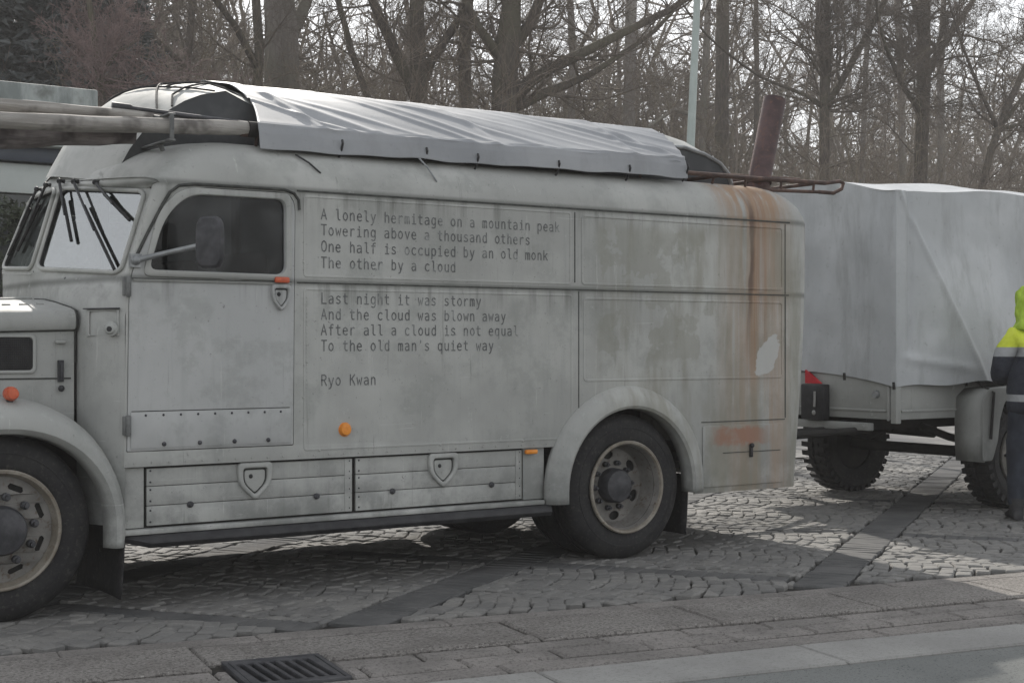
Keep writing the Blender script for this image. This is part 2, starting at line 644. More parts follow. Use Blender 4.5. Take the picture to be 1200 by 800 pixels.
pm = NT('pale_asphalt')
c_ = pm.mix(pm.step(pm.noise(0.9, 5), 0.35, 0.65), (.20, .195, .185), (.27, .262, .25))
c_ = pm.mix(pm.step(pm.noise(60, 3, 0.7), 0.55, 0.75), c_, (.15, .147, .14))
M['pale'] = pm.done(c_, 0.95, 0, 0.2)
sheet('forecourt', M['pale'], [(-40, 13.05), (60, 13.05), (60, 24), (-40, 24)], -0.012)

bedm = NT('joint_sand')
c_ = bedm.mix(bedm.step(bedm.noise(25, 5, 0.7), 0.4, 0.7), (.030, .029, .027), (.060, .056, .050))
M['bed'] = bedm.done(c_, 0.95, 0, 0.1)
sheet('paving_bed', M['bed'], [kp(-40, 1.495), kp(60, 1.495), (60, 13.05), (-40, 13.05)], -0.028)

sm = NT('granite_setts')
cell = sm.n('ShaderNodeTexVoronoi')
sm.link(sm.pos, cell.inputs['Vector'])
cell.inputs['Scale'].default_value = 7.0
gr = sm.math('MULTIPLY', sm.xyz(cell.outputs['Color'])[0], 1.0)
c_ = sm.mix(gr, (.14, .138, .133), (.225, .218, .204))
c_ = sm.mix(sm.math('MULTIPLY', sm.step(sm.noise(0.8, 5), 0.4, 0.65), 0.5), c_, (.18, .178, .17))
c_ = sm.mix(sm.math('MULTIPLY', sm.step(sm.noise(90, 4, 0.75), 0.5, 0.7), 0.55), c_, (.12, .12, .118))
c_ = sm.mix(sm.math('MULTIPLY', sm.step(sm.noise(70, 4, 0.75), 0.56, 0.7), 0.4), c_, (.28, .27, .255))
sm.bump(sm.noise(45, 5, 0.7), 0.6, 0.012)
M['sett'] = sm.done(c_, 0.8, 0, 0.35)

bm_ = NT('dark_band_slabs')
c_ = bm_.mix(bm_.step(bm_.noise(3, 5), 0.35, 0.65), (.075, .076, .076), (.115, .114, .112))
c_ = bm_.mix(bm_.math('MULTIPLY', bm_.step(bm_.noise(90, 3, 0.7), 0.54, 0.7), 0.5), c_, (.17, .168, .16))
bm_.bump(bm_.noise(60, 4, 0.7), 0.4, 0.008)
M['band'] = bm_.done(c_, 0.85, 0, 0.3)

UA = Vector((.83, .557, 0)).normalized()
VB = Vector((UA.y, -UA.x, 0))
PA = Vector((3.40, 6.45, 0))
BAY_B, BAY_A = 1.97, 2.35
BAND_W, LINE_W = 0.30, 0.19
rnd = random.Random(4)


def stone(mb, cx, cy, ang, la, lb, z, tilt=0.0):
    ca, sa = cos(ang), sin(ang)
    def put(a, b, zz):
        return (cx + ca * a - sa * b, cy + sa * a + ca * b, zz)
    def j():
        return rnd.uniform(-.006, .006)
    ha, hb = la / 2, lb / 2
    ch = 0.007
    cs = [(-ha + j(), -hb + j()), (ha + j(), -hb + j()), (ha + j(), hb + j()), (-ha + j(), hb + j())]
    t1, t2 = rnd.uniform(-.003, .003), rnd.uniform(-.003, .003)
    vs = []
    for (a, b) in cs:
        vs.append(put(a, b, z - 0.030))
    for (a, b) in cs:
        vs.append(put(a, b, z - 0.009))
    for i, (a, b) in enumerate(cs):
        a2 = a - math.copysign(ch, a)
        b2 = b - math.copysign(ch, b)
        vs.append(put(a2, b2, z + t1 * (1 if a > 0 else -1) + t2 * (1 if b > 0 else -1)))
    vs.append(put(0, 0, z + 0.003))
    fs = []
    for i in range(4):
        k = (i + 1) % 4
        fs.append((i, k, 4 + k, 4 + i))
        fs.append((4 + i, 4 + k, 8 + k, 8 + i))
        fs.append((8 + i, 8 + k, 12))
    mb.add(vs, fs)


stones = MB()
bands = MB()


def visible(q, m=140):
    px, py = project(q.x, q.y, 0)
    return -m < px < 1200 + m and py < 960


for ib in range(-7, 4):
    for ia in range(-4, 9):
        b0 = ib * BAY_B + BAND_W / 2
        b1 = (ib + 1) * BAY_B - BAND_W / 2
        a0 = ia * BAY_A + LINE_W / 2
        a1 = (ia + 1) * BAY_A - LINE_W / 2
        # arcs of setts
        pa, pb = 0.118, 0.100
        nb = int((b1 - b0) / pb) + 6
        na = int((a1 - a0) / pa)
        for i in range(-6, nb):
            for k in range(na):
                a = a0 + (k + 0.5) * (a1 - a0) / na
                ph = ((a - a0) / (a1 - a0) * 2) % 1.0
                arch = 0.15 * (1 - (2 * ph - 1) ** 2)
                slope = -0.15 * 2 * (2 * ph - 1) * 2 * 2 / (a1 - a0)
                b = b0 + (i + 0.5) * pb + arch
                lo, hi = max(b - pb / 2, b0 + .004), min(b + pb / 2, b1 - .004)
                if hi - lo < .030:
                    continue
                b = (lo + hi) / 2
                hgt = hi - lo
                q = PA + UA * a + VB * b
                n_ = (q - K0).dot(KN)
                if n_ > -0.215 or q.y > 12.98 or not visible(q):
                    continue
                full = hgt > pb * .9
                wang = math.atan2(UA.y, UA.x) - (math.atan(slope) * 0.9 if full else 0)
                stone(stones, q.x + rnd.uniform(-.008, .008), q.y + rnd.uniform(-.008, .008), wang + rnd.uniform(-.06, .06),
                      (a1 - a0) / na * rnd.uniform(.90, .965), (pb if full else hgt) * rnd.uniform(.88, .97), rnd.uniform(-.007, .004))
    # long dark band
    for k in range(-48, 240):
        a = k * 0.10
        b = ib * BAY_B
        q = PA + UA * a + VB * b
        if (q - K0).dot(KN) > -0.255 or q.y > 12.9 or not visible(q, 300):
            continue
        stone(bands, q.x, q.y, math.atan2(UA.y, UA.x), 0.100, BAND_W - .012, -0.002)
for ia in range(-4, 10):
    for k in range(-80, 80):
        b = k * 0.1
        q = PA + UA * (ia * BAY_A) + VB * b
        if abs(((b + BAY_B / 2) % BAY_B) - BAY_B / 2) < BAND_W / 2 + 0.04:
            continue
        if (q - K0).dot(KN) > -0.24 or q.y > 12.9 or not visible(q):
            continue
        stone(bands, q.x, q.y, math.atan2(VB.y, VB.x), 0.104, LINE_W - .01, -0.003)
tag(stones.build('cobbled_pavement', M['sett'], None, False, weld=False), kind='structure')
tag(bands.build('dark_paving_bands', M['band'], None, False, weld=False), kind='structure')

km = NT('kerb_concrete')
c_ = km.mix(km.step(km.noise(2.0, 5), 0.35, 0.65), (.235, .22, .205), (.31, .292, .272))
c_ = km.mix(km.math('MULTIPLY', km.step(km.noise(62, 4, 0.8), 0.48, 0.60), 0.85), c_, (.10, .093, .086))
c_ = km.mix(km.math('MULTIPLY', km.step(km.noise(60, 3, 0.75), 0.58, 0.68), 0.7), c_, (.50, .48, .45))
km.bump(km.noise(50, 4, 0.8), 0.9, 0.03)
M['kerb'] = km.done(c_, 0.85, 0, 0.3)
qm = NT('gutter_brick')
c_ = qm.mix(qm.step(qm.noise(2.5, 5), 0.35, 0.65), (.20, .188, .176), (.28, .262, .245))
c_ = qm.mix(qm.math('MULTIPLY', qm.step(qm.noise(60, 4, 0.8), 0.5, 0.62), 0.75), c_, (.095, .088, .082))
qm.bump(qm.noise(45, 4, 0.8), 0.8, 0.025)
M['gutter'] = qm.done(c_, 0.85, 0, 0.3)
lm = NT('pale_concrete_strip')
c_ = lm.mix(lm.step(lm.noise(1.5, 5), 0.35, 0.65), (.225, .222, .212), (.285, .282, .268))
c_ = lm.mix(lm.math('MULTIPLY', lm.step(lm.noise(60, 4, 0.8), 0.5, 0.64), 0.6), c_, (.145, .142, .134))
lm.bump(lm.noise(60, 4, 0.7), 0.4, 0.008)
M['strip'] = lm.done(c_, 0.85, 0, 0.3)


def kstone(mb, e0, e1, n0, n1, z, ch=0.008):
    j = lambda s=.004: rnd.uniform(-s, s)
    es = [(e0 + j(), n0 + j()), (e1 + j(), n0 + j()), (e1 + j(), n1 + j()), (e0 + j(), n1 + j())]
    ce, cn = (e0 + e1) / 2, (n0 + n1) / 2
    vs = [kp(e, n, z - .06) for e, n in es] + [kp(e, n, z - ch) for e, n in es]
    vs += [kp(e + math.copysign(ch, ce - e), n + math.copysign(ch, cn - n), z + j(.002)) for e, n in es]
    fs = [(8, 9, 10, 11)]
    for i in range(4):
        k = (i + 1) % 4
        fs += [(i, k, 4 + k, 4 + i), (4 + i, 4 + k, 8 + k, 8 + i)]
    mb.add(vs, fs)


edge = MB()
e = -8.0
while e < 14:
    L = rnd.uniform(.7, 1.1)
    kstone(edge, e + .003, e + L - .003, -0.150, -0.012, -0.003)
    e += L
tag(edge.build('paving_edge', M['gutter'], None, False, weld=False), kind='structure')
GR_E0, GR_E1, GR_N0, GR_N1 = 0.915, 1.315, 0.405, 0.885     # the drain grate's place
kerb = MB()
es = [-7.2, -6.2, -5.2, -4.2, -3.2, -2.2, -1.2, -0.2, 0.83, 2.4, 3.4, 4.4, 5.4, 6.4, 7.4, 8.4, 9.4, 10.4, 11.4]
for a, b in zip(es, es[1:]):
    n1 = 0.53
    if abs(a - 0.83) < .01:
        kstone(kerb, a + .006, b - .006, 0.012, GR_N0 - .03, -0.006, .012)
        kstone(kerb, GR_E1 + .03, b - .006, GR_N0 - .012, n1 - .010, 0.002, .012)
    else:
        kstone(kerb, a + .006, b - .006, 0.016, n1 - .010, 0.004, .012)
tag(kerb.build('kerb', M['kerb'], None, False, weld=False), kind='structure')
gut = MB()
for row, (n0, n1) in enumerate(((.558, .698), (.722, .872))):
    e = -7.0 + row * 0.14
    while e < 12:
        L = 0.46
        a, b = e + .007, e + L - .007
        if b > GR_E0 - .03 and a < GR_E1 + .03:
            if a < GR_E0 - .07:
                b = GR_E0 - .035
            elif b > GR_E1 + .07:
                a = GR_E1 + .035
            else:
                e += L
                continue
        kstone(gut, a, b, n0, n1, -0.006 + rnd.uniform(-.003, .003), .012)
        e += L
e = -7.0
while e < 12:
    kstone(gut, e + .006, e + .994, .900, 1.068, -0.012, .012)
    e += 1.0
tag(gut.build('gutter_paving', M['gutter'], None, False, weld=False), kind='structure')
st = MB()
e = -7.35
while e < 12:
    kstone(st, e + .006, e + 1.344, 1.094, 1.485, -0.010)
    e += 1.35
tag(st.build('concrete_strip', M['strip'], None, False, weld=False), kind='structure')

grate = empty('drain_grate', kp((GR_E0 + GR_E1) / 2, (GR_N0 + GR_N1) / 2, -0.05))
tag(grate, 'cast iron drain grate with slots set in the gutter beside the kerb', 'drain grate')
M['iron'] = speckled('cast_iron', (.045, .046, .052), (.085, .085, .09), 10, 0.55, 0.3, 60, 0.4)
slots = []
for k in range(7):
    ea = GR_E0 + .026 + k * 0.0495
    sk = 0.022
    slots.append(round_poly([(ea, GR_N0 + .045), (ea + .030, GR_N0 + .045), (ea + .030 + sk, GR_N1 - .05), (ea + sk, GR_N1 - .05)], .014))
g = MB()
panel(g, rrect(GR_E0 + .004, GR_N0 + .004, GR_E1 - .004, GR_N1 - .004, .008), slots, 0.03, 0.003, lambda a, b, c: kp(a, b, -0.018 + c))
g.build('grate_plate', M['iron'], grate, True)
g = MB()
panel(g, rrect(GR_E0 - .022, GR_N0 - .022, GR_E1 + .022, GR_N1 + .012, .01), [rrect(GR_E0, GR_N0, GR_E1, GR_N1 - .001, .008)], 0.03, 0.003, lambda a, b, c: kp(a, b, -0.016 + c))
g.build('grate_frame', M['iron'], grate, True)

# ------------------------------------------------------------------ the old van
YS, YF, YC = 7.45, 9.55, 8.50        # near side, far side, middle
van = empty('expedition_van', (4.9, YC, 0))
tag(van, 'old round-nosed grey lorry camper with weathered paint and a poem lettered on its side', 'van')

XR0, XR1 = 7.515, 7.80
Z_SEAM = 2.257
ROOF_T = []
for k in range(9):
    a = pi / 2 * k / 8
    ROOF_T.append((0.27 * (1 - cos(a)), 0.270 * sin(a)))       # (in from the side, up from the seam)
ROOF_T += [(0.42, 0.282), (0.62, 0.290), (0.84, 0.297), (1.05, 0.30)]


def roof_pt(j, ins=0.0, k=1.0):
    n = len(ROOF_T)
    if j < n:
        a, h = ROOF_T[j]
        return (YS + ins + a * (1.05 - ins) / 1.05, Z_SEAM + h * k)
    a, h = ROOF_T[2 * n - 2 - j]
    return (YF - ins - a * (1.05 - ins) / 1.05, Z_SEAM + h * k)


NJ = 2 * len(ROOF_T) - 1


def roof_front_x(y):
    d = min(1.0, abs(y - YC) / 1.05)
    return 2.70 + (0.155 if y < YC else 0.155 * d ** 4 + .09 * d * (1 - d ** 4)) * d ** (1.5 if y < YC else 0)


def far_lift(y):
    t = max(0.0, (y - YC) / 1.05)
    return .10 * smooth01(t * 2.2) * (1 - t ** 5)




def roof_lip(y):
    a = 1.05 - abs(y - YC)
    h = ROOF_T[-1][1]
    for (a0, h0), (a1, h1) in zip(ROOF_T, ROOF_T[1:]):
        if a0 <= a <= a1:
            h = lerp(h0, h1, (a - a0) / (a1 - a0))
            break
    return Z_SEAM + h * .12 + .050 * max(0.0, 1 - abs(y - YC) / 1.05) + .002 + far_lift(y)


roof = MB()
rows = []
for i in range(13):
    s = i / 12
    row = []
    for j in range(NJ):
        k = 0.12 + 0.88 * sin(s * pi / 2) ** 0.8
        y, z = roof_pt(j, 0, k)
        xf = roof_front_x(y)
        zz = z + 0.050 * (1 - abs(y - YC) / 1.05) * (1 - s) + far_lift(y) * (1 - s)
        row.append((xf + s ** 1.25 * (3.35 - xf), y, zz))
    rows.append(row)
for x in (3.8, 4.4, 5.0, 5.6, 6.2, 6.8, 7.2):
    rows.append([(x, *roof_pt(j)) for j in range(NJ)])
for i in range(1, 10):
    s = i / 9
    x = 7.2 + s * (XR1 - 7.2)
    d = 1 - math.sqrt(max(0, 1 - max(0, (x - 7.34) / (XR1 - 7.34)) ** 2))
    ins = 0.21 * (1 - math.sqrt(max(0, 1 - max(0, (x - XR0) / (XR1 - XR0)) ** 2)))
    rows.append([(x, *roof_pt(j, ins, 1 - d * 0.97)) for j in range(NJ)])
roof.grid(lambda i, j: rows[i][j], len(rows), NJ)
roof.build('roof', M['paint'], van)


def tuck(z):
    return -0.17 * (max(0, 1.85 - z) / 1.46) ** 1.6


rear = MB()
zs = [0.39, 0.55, 0.75, 1.0, 1.3, 1.6, 1.9, 2.1, Z_SEAM]
cols = []
for side in (0, 1):
    arc = []
    for i in range(9):
        a = pi / 2 * i / 8
        arc.append((XR0 + (XR1 - XR0) * sin(a), 0.21 * (1 - cos(a)), sin(a)))
    if side == 0:
        cols += [(x, YS + ins, w) for x, ins, w in arc]
    else:
        cols += [(XR1, YC, 1.0)] + [(x, YF - ins, w) for x, ins, w in arc[::-1]]
rear.grid(lambda i, j: (cols[i][0] + tuck(zs[j]) * cols[i][2], cols[i][1], zs[j]), len(cols), len(zs))
rear.build('rear_wall', M['paint'], van)

WH_X1, WH_X2, WH_Z, WH_R = 2.045, 6.03, 0.470, 0.474


def arch_pts(cx, r, z0, n=20, left=True):
    """from the right foot of an arch, over it, to the left foot"""
    out = [(cx + r, z0)]
    for i in range(n + 1):
        a = pi * i / n
        out.append((cx + r * cos(a), WH_Z + r * sin(a)))
    out.append((cx - r, z0))
    return out


DOOR_OUT = [(2.686, .842), (3.632, .842), (3.644, 2.236), (2.925, 2.236), (2.700, 1.76)]


def door_ring(grow):
    c = Vector((3.2, 1.6))
    pts = []
    for p in DOOR_OUT:
        p = Vector(p)
        d = p - c
        pts.append((p.x + math.copysign(grow, d.x), p.y + math.copysign(grow, d.y)))
    return round_poly(pts, [.01, .01, .10, .22, .12])


for near in (True, False):
    mb = MB()
    out = [(2.665, .755), (5.40, .755)]
    out += arch_pts(WH_X2, .575, .755)[::-1][1:-1]
    out = [(2.665, .755), (5.45, .755)] + [(WH_X2 - .575 * cos(pi * i / 20), WH_Z + .575 * sin(pi * i / 20)) for i in range(20) if WH_Z + .575 * sin(pi * i / 20) > .76 or i > 10]
    out = [p for p in out if not (p[0] > WH_X2 and p[1] < .5)]
    out += [(WH_X2 + .575, .39), (XR0, .39), (XR0, Z_SEAM), (2.86, Z_SEAM), (2.68, 1.75)]
    yy = YS if near else YF
    panel(mb, out, [door_ring(.007)], 0.006, 0.001, (lambda a, b, c: (a, YS + .003 - c, b)) if near else (lambda a, b, c: (a, YF - .003 + c, b)))
    mb.build('side_wall', M['paint'], van)

# cab door, near side and far side
WIN = [(2.800, 1.792), (3.588, 1.786), (3.586, 2.200), (3.02, 2.200), (2.885, 2.065)]
WIN_R = [.05, .06, .055, .17, .2]


def win_ring(grow):
    c = Vector((3.25, 1.98))
    pts = []
    for p in WIN:
        p = Vector(p)
        d = p - c
        pts.append((p.x + math.copysign(grow, d.x), p.y + math.copysign(grow, d.y)))
    return round_poly(pts, WIN_R, 8)


for near in (True, False):
    pl = (lambda dy: (lambda a, b, c: (a, YS + dy - c, b))) if near else (lambda dy: (lambda a, b, c: (a, YF - dy + c, b)))
    mb = MB()
    panel(mb, door_ring(-.004), [win_ring(0)], 0.03, 0.006, pl(.011))
    door = mb.build('cab_door', M['door_paint'], van)
    mb = MB()
    panel(mb, win_ring(.038), [win_ring(-.002)], 0.016, 0.006, pl(-.006))
    mb.build('window_frame', M['paint_plain'], door)
    mb = MB()
    panel(mb, win_ring(.012), [], 0.004, 0.0, pl(.018))
    mb.build('window_pane', M['side_glass'], door)
    mb = MB()
    panel(mb, win_ring(.001), [win_ring(-.010)], 0.012, 0.002, pl(.004))
    mb.build('window_seal', M['black'], door)
    if near:
        # waist moulding, lower reinforcing plate with rivets, hinges, catch
        mb = MB()
        mb.box(2.712, YS - .012, 1.728, 3.625, YS - .003, 1.742)
        mb.build('waist_moulding', M['paint_plain'], door, bevel=.003)
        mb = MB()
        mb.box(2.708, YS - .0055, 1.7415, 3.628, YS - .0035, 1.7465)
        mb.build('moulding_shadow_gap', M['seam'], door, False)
        mb = MB()
        mb.box(2.700, YS - .011, .852, 3.618, YS - .003, 1.045)
        kpl = mb.build('kick_plate', M['door_paint'], door, bevel=.002)
        mb = MB()
        for k in range(9):
            mb.sphere((2.78 + k * .097, YS - .011, 1.026), .007, 8, 5)
        for k in range(4):
            mb.sphere((2.88 + k * .20, YS - .013, .872), .013, 8, 5)
        mb.build('rivet_row', M['hub'], kpl)
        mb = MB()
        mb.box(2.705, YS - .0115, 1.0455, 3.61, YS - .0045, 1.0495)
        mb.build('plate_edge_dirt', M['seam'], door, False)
        for z in (1.70, .975):
            mb = MB()
            mb.box(2.655, YS - .020, z - .05, 2.700, YS - .002, z + .05)
            mb.tube([(2.680, YS - .024, z - .055), (2.680, YS - .024, z + .055)], .012, 10)
            mb.build('hinge', M['steel_dark'], door, bevel=.004)


def shield(cx, cz, w, h):
    """the shield-shaped outline of a sunk handle"""
    return round_poly([(cx - w / 2, cz + h / 2), (cx + w / 2, cz + h / 2), (cx + w / 2, cz - h * .05), (cx, cz - h / 2), (cx - w / 2, cz - h * .05)], [h * .12, h * .12, h * .3, h * .12, h * .3], 5)


def sunk_handle(cx, cz, w, h, y, parent, m=None):
    mb = MB()
    panel(mb, shield(cx, cz, w, h), [shield(cx, cz, w * .70, h * .70)], .034, .009, lambda a, b, c: (a, y - .010 - c, b))
    o = mb.build('handle_recess', m or M['paint_plain'], parent)
    mb = MB()
    panel(mb, shield(cx, cz, w * .72, h * .72), [], .003, 0, lambda a, b, c: (a, y - .0025 - c, b))
    mb.build('recess_gap', M['seam'], o)
    mb = MB()
    panel(mb, shield(cx, cz, w * .60, h * .60), [], .010, .004, lambda a, b, c: (a, y - .008 - c, b))
    mb.build('recess_dish', m or M['paint_plain'], o)
    mb = MB()
    mb.sphere((cx - w * .12, y - .014, cz + h * .14), (.012, .007, .012), 10, 6)
    mb.build('lock_barrel', M['black'], o)
    return o


mb = MB()
rc = [(2.715, 1.83), (2.79, 1.98), (2.875, 2.14), (2.915, 2.205), (2.965, 2.243), (3.05, 2.256), (3.35, 2.258), (3.58, 2.258), (3.640, 2.240), (3.668, 2.205), (3.672, 2.150)]
mb.tube([(x, YS - .006, z) for x, z in rc], .0085, 8)
mb.build('rain_channel', M['seam'], van)
door0 = [o for o in van.children if o.name.startswith('cab_door')][0]
sunk_handle(3.555, 1.655, .115, .15, YS - .004, door0, M['door_paint'])
mb = MB()
mb.box(3.515, YS - .030, 1.738, 3.605, YS - .008, 1.772)
mb.build('door_catch', M['red_lens'], door0, bevel=.010)

# seams, beads and raised rear panels on the near side
mb = MB()
ys0, ys1 = YS - .0035, YS + .001
mb.box(3.66, ys0, Z_SEAM - .005, XR0 - .01, ys1, Z_SEAM + .005)
mb.build('seam', M['seam'], van, False)
mb = MB()
mb.box(3.66, ys0, 1.7405, XR0 - .02, ys1, 1.7475)
mb.build('seam', M['seam'], van, False)
mb = MB()
for bx in ((5.600, 1.79, 5.606, 2.235), (5.632, .87, 5.637, 1.735), (XR0 - .058, .88, XR0 - .051, 1.735), (XR0 - .058, 1.752, XR0 - .053, 2.245), (6.672, .868, XR0 - .06, .874)):
    mb = MB()
    mb.box(bx[0], ys0, bx[1], bx[2], ys1, bx[3])
    mb.build('panel_seam', M['seam'], van, False)
for (x0, x1, z0, z1) in ((3.70, 5.575, 1.775, 2.235), (3.70, 5.585, .80, 1.715)):
    mb = MB()
    panel(mb, rrect(x0, z0, x1, z1, .02), [rrect(x0 + .012, z0 + .012, x1 - .012, z1 - .012, .014)], .005, .002, on_side(YS - .001))
    mb.build('side_beading', M['paint'], van)
for (x0, x1, z0, z1) in ((5.655, XR0 - .075, 1.775, 2.225), (5.67, XR0 - .075, 1.16, 1.70)):
    mb = MB()
    panel(mb, rrect(x0, z0, x1, z1, .03), [rrect(x0 + .016, z0 + .016, x1 - .016, z1 - .016, .02)], .007, .003, on_side(YS - .001))
    mb.build('side_beading', M['paint'], van)
mb = MB()
for (x, z) in ((3.70, 1.86), (3.72, 1.30), (3.80, .80), (4.6, .80), (5.2, .80), (3.70, 1.10), (3.70, .95)):
    mb.sphere((x, YS - .003, z), (.007, .005, .007), 8, 5)
for k in range(24):
    mb.sphere((3.72, YS - .002, 1.66 - k * .022), (.004, .003, .004), 6, 5)
for k in range(30):
    mb.sphere((2.72 + k * .095, YS - .003, .775), (.005, .004, .005), 6, 5)
mb.build('rivet_row', M['paint_plain'], van)
# lower rear flap with a latch
mb = MB()
panel(mb, rrect(6.68, .43, 7.43, .845, .012), [], .010, .003, on_side(YS - .005))
flap = mb.build('tail_locker_flap', M['paint'], van)
mb = MB()
mb.box(6.86, YS - .014, .655, 7.40, YS - .0095, .660)
mb.build('flap_crease', M['seam'], flap, False)
mb = MB()
mb.box(7.105, YS - .030, .62, 7.125, YS - .008, .705)
mb.sphere((7.115, YS - .028, .70), .018, 10, 6)
mb.build('flap_latch', M['black'], flap, bevel=.003)

# wheel-arch flares
for near in (True, False):
    mb = MB()
    sec = [(.012, .662), (-.010, .655), (-.035, .632), (-.060, .595), (-.072, .560), (-.074, .532), (-.060, .514), (-.02, .510), (.05, .508)]
    path = [(1, .41), (1, WH_Z * .95)] + [(a, None) for a in [pi * i / 28 for i in range(29)]] + [(-1, WH_Z * .95), (-1, .395)]

    def arch_fn(i, j):
        d, r = sec[j]
        y = (YS + d) if near else (YF - d)
        p = path[i]
        if p[1] is None:
            return (WH_X2 + r * cos(p[0]), y, WH_Z + r * 1.0 * sin(p[0]))
        fl = .0
        return (WH_X2 + p[0] * r, y, p[1])
    mb.grid(arch_fn, len(path), len(sec))
    fl = mb.build('wheel_arch', M['paint'], van)
    md = fl.modifiers.new('thick', 'SOLIDIFY')
    md.thickness = .006

# front fenders
FENDER_SEC = [(.03, .52, .475), (-.03, .545, .485), (-.052, .565, .51), (-.048, .595, .555), (-.01, .625, .605), (.08, .645, .650), (.20, .650, .665), (.36, .650, .668)]
for near in (True, False):
    mb = MB()
    path = [(1, .345), (1, .38), (1, .42)] + [(pi * i / 30, None) for i in range(31)] + [(-1, .40), (-1, .36)]

    def fend_fn(i, j):
        d, rx, rz = FENDER_SEC[j]
        y = (YS + d) if near else (YF - d)
        p = path[i]
        if p[1] is None:
            sq = abs(cos(p[0]))
            return (WH_X1 + rx * math.copysign(sq ** .92, cos(p[0])), y, WH_Z + rz * sin(p[0]))
        return (WH_X1 + p[0] * rx, y, p[1])
    mb.grid(fend_fn, len(path), len(FENDER_SEC))
    fo = mb.build('front_fender', M['paint_plain'], van)
    md = fo.modifiers.new('thick', 'SOLIDIFY')
    md.thickness = .005
    if near:
        mb = MB()
        mb.lathe([(.0, -.04), (.025, -.038), (.032, -.02), (.032, .0), (.036, .004), (.036, .035), (0, .035)], (2.105, 7.50, 1.150), 20, 'y')
        mb.build('indicator_lamp', M['red_lens'], fo)
        mb = MB()
        mb.box(2.085, 7.51, 1.09, 2.115, 7.53, 1.13)
        mb.build('lamp_bracket', M['black'], fo, bevel=.003)

# mud flaps
for (x, y0, y1, zt, zb) in ((2.655, 7.43, 8.10, .36, .075), (6.60, 7.50, 7.95, .52, .115), (2.655, 8.9, 9.57, .36, .075), (6.60, 9.05, 9.5, .52, .115)):
    mb = MB()
    mb.grid(lambda i, j: (x + .012 * sin(i * .7) - .02 * (j / 5) ** 2, lerp(y0, y1, i / 6), lerp(zt, zb, j / 5)), 7, 6)
    o = mb.build('mud_flap', M['rubber'], van)
    o.modifiers.new('thick', 'SOLIDIFY').thickness = .008

# bonnet: section from the near side over the top to the far side
HX0, HX1 = 2.512, 0.95
HS = [(7.785, .92), (7.785, 1.30), (7.785, 1.462), (7.785, 1.478), (7.762, 1.480), (7.752, 1.495), (7.748, 1.53), (7.754, 1.558), (7.778, 1.580), (7.84, 1.594), (7.95, 1.608), (8.12, 1.630), (8.30, 1.648), (8.5, 1.655)]
HS = HS + [(2 * YC - y, z) for y, z in HS[-2::-1]]


def hood_row(x):
    t = (HX0 - x) / (HX0 - HX1)
    k = 1 - .10 * t
    r = max(0, (t - .8) / .2)
    k2 = k * (1 - .35 * (1 - math.sqrt(max(0, 1 - r * r))))
    return [(x, YC + (y - YC) * k2, z - .05 * t - (max(0, z - 1.3)) * .5 * (1 - math.sqrt(max(0, 1 - r * r)))) for y, z in HS]


rows_h = [hood_row(x) for x in (2.512, 2.48, 2.3, 2.1, 1.9, 1.7, 1.5, 1.3, 1.2, 1.1, 1.03, .98, .955, .95)]
mb = MB()
mb.grid(lambda i, j: rows_h[i][j], len(rows_h), len(HS))
mb.add([p for p in rows_h[-1]], [tuple(range(len(HS)))])
hood = mb.build('bonnet', M['paint_hood'], van)


def hood_y(x):
    t = (HX0 - x) / (HX0 - HX1)
    return YC + (7.785 - YC) * (1 - .10 * t)


mb = MB()
panel(mb, rrect(1.70, 1.245, 2.312, 1.452, .03), [rrect(1.718, 1.263, 2.294, 1.434, .02)], .018, .006, lambda a, b, c: (a, hood_y(a) - .006 - c, b))
mb.build('vent_frame', M['paint_hood'], hood)
mb = MB()
for k in range(20):
    z = 1.262 + k * .009
    mb.box(1.715, 7.80, z, 2.296, 7.805, z + .004)
for k in range(60):
    x = 1.715 + k * .0098
    mb.box(x, 7.806, 1.262, x + .003, 7.809, 1.438)
for i in range(len(mb.v)):
    p = mb.v[i]
    mb.v[i] = (p[0], p[1] - 7.80 + hood_y(p[0]) - .012, p[2])
mb.build('vent_mesh', M['black'], hood, False, weld=False)
mb = MB()
mb.add([(1.712, hood_y(1.712) - .002, 1.258), (2.30, hood_y(2.30) - .002, 1.258), (2.30, hood_y(2.30) - .002, 1.44), (1.712, hood_y(1.712) - .002, 1.44)], [(0, 1, 2, 3)])
mb.build('vent_backing', M['under'], hood, False)
mb = MB()
mb.box(2.405, 7.752, 1.402, 2.465, 7.782, 1.422)
mb.build('bonnet_grip', M['paint_hood'], hood, bevel=.009)
mb = MB()
mb.box(2.422, 7.762, 1.20, 2.452, 7.784, 1.315)
mb.tube([(2.437, 7.752, 1.21), (2.437, 7.752, 1.30)], .009, 8)
mb.sphere((2.437, 7.760, 1.165), .018, 10, 6)
mb.build('bonnet_latch', M['hub'], hood, bevel=.004)
mb = MB()
mb.box(1.0, hood_y(1.7) - .004, 1.214, 2.495, hood_y(1.7) + .02, 1.222)
for i in range(len(mb.v)):
    p = mb.v[i]
    mb.v[i] = (p[0], p[1] - hood_y(1.7) + hood_y(p[0]), p[2])
mb.build('bonnet_seam_and_lip_shade', M['seam'], hood, False)
mb = MB()
mb.tube([(2.516, p[1] - .001, p[2] + .001) for p in hood_row(2.512)[1:14]], .0055, 6)
mb.build('bonnet_rear_gap', M['seam'], hood)
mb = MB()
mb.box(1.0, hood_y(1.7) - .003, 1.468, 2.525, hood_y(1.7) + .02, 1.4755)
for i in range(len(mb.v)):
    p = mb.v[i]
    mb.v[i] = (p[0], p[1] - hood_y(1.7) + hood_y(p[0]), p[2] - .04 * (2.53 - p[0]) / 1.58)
mb.build('bonnet_seam_and_lip_shade', M['seam'], hood, False)  # dark strip that paints the shade under the bonnet lip
mb = MB()
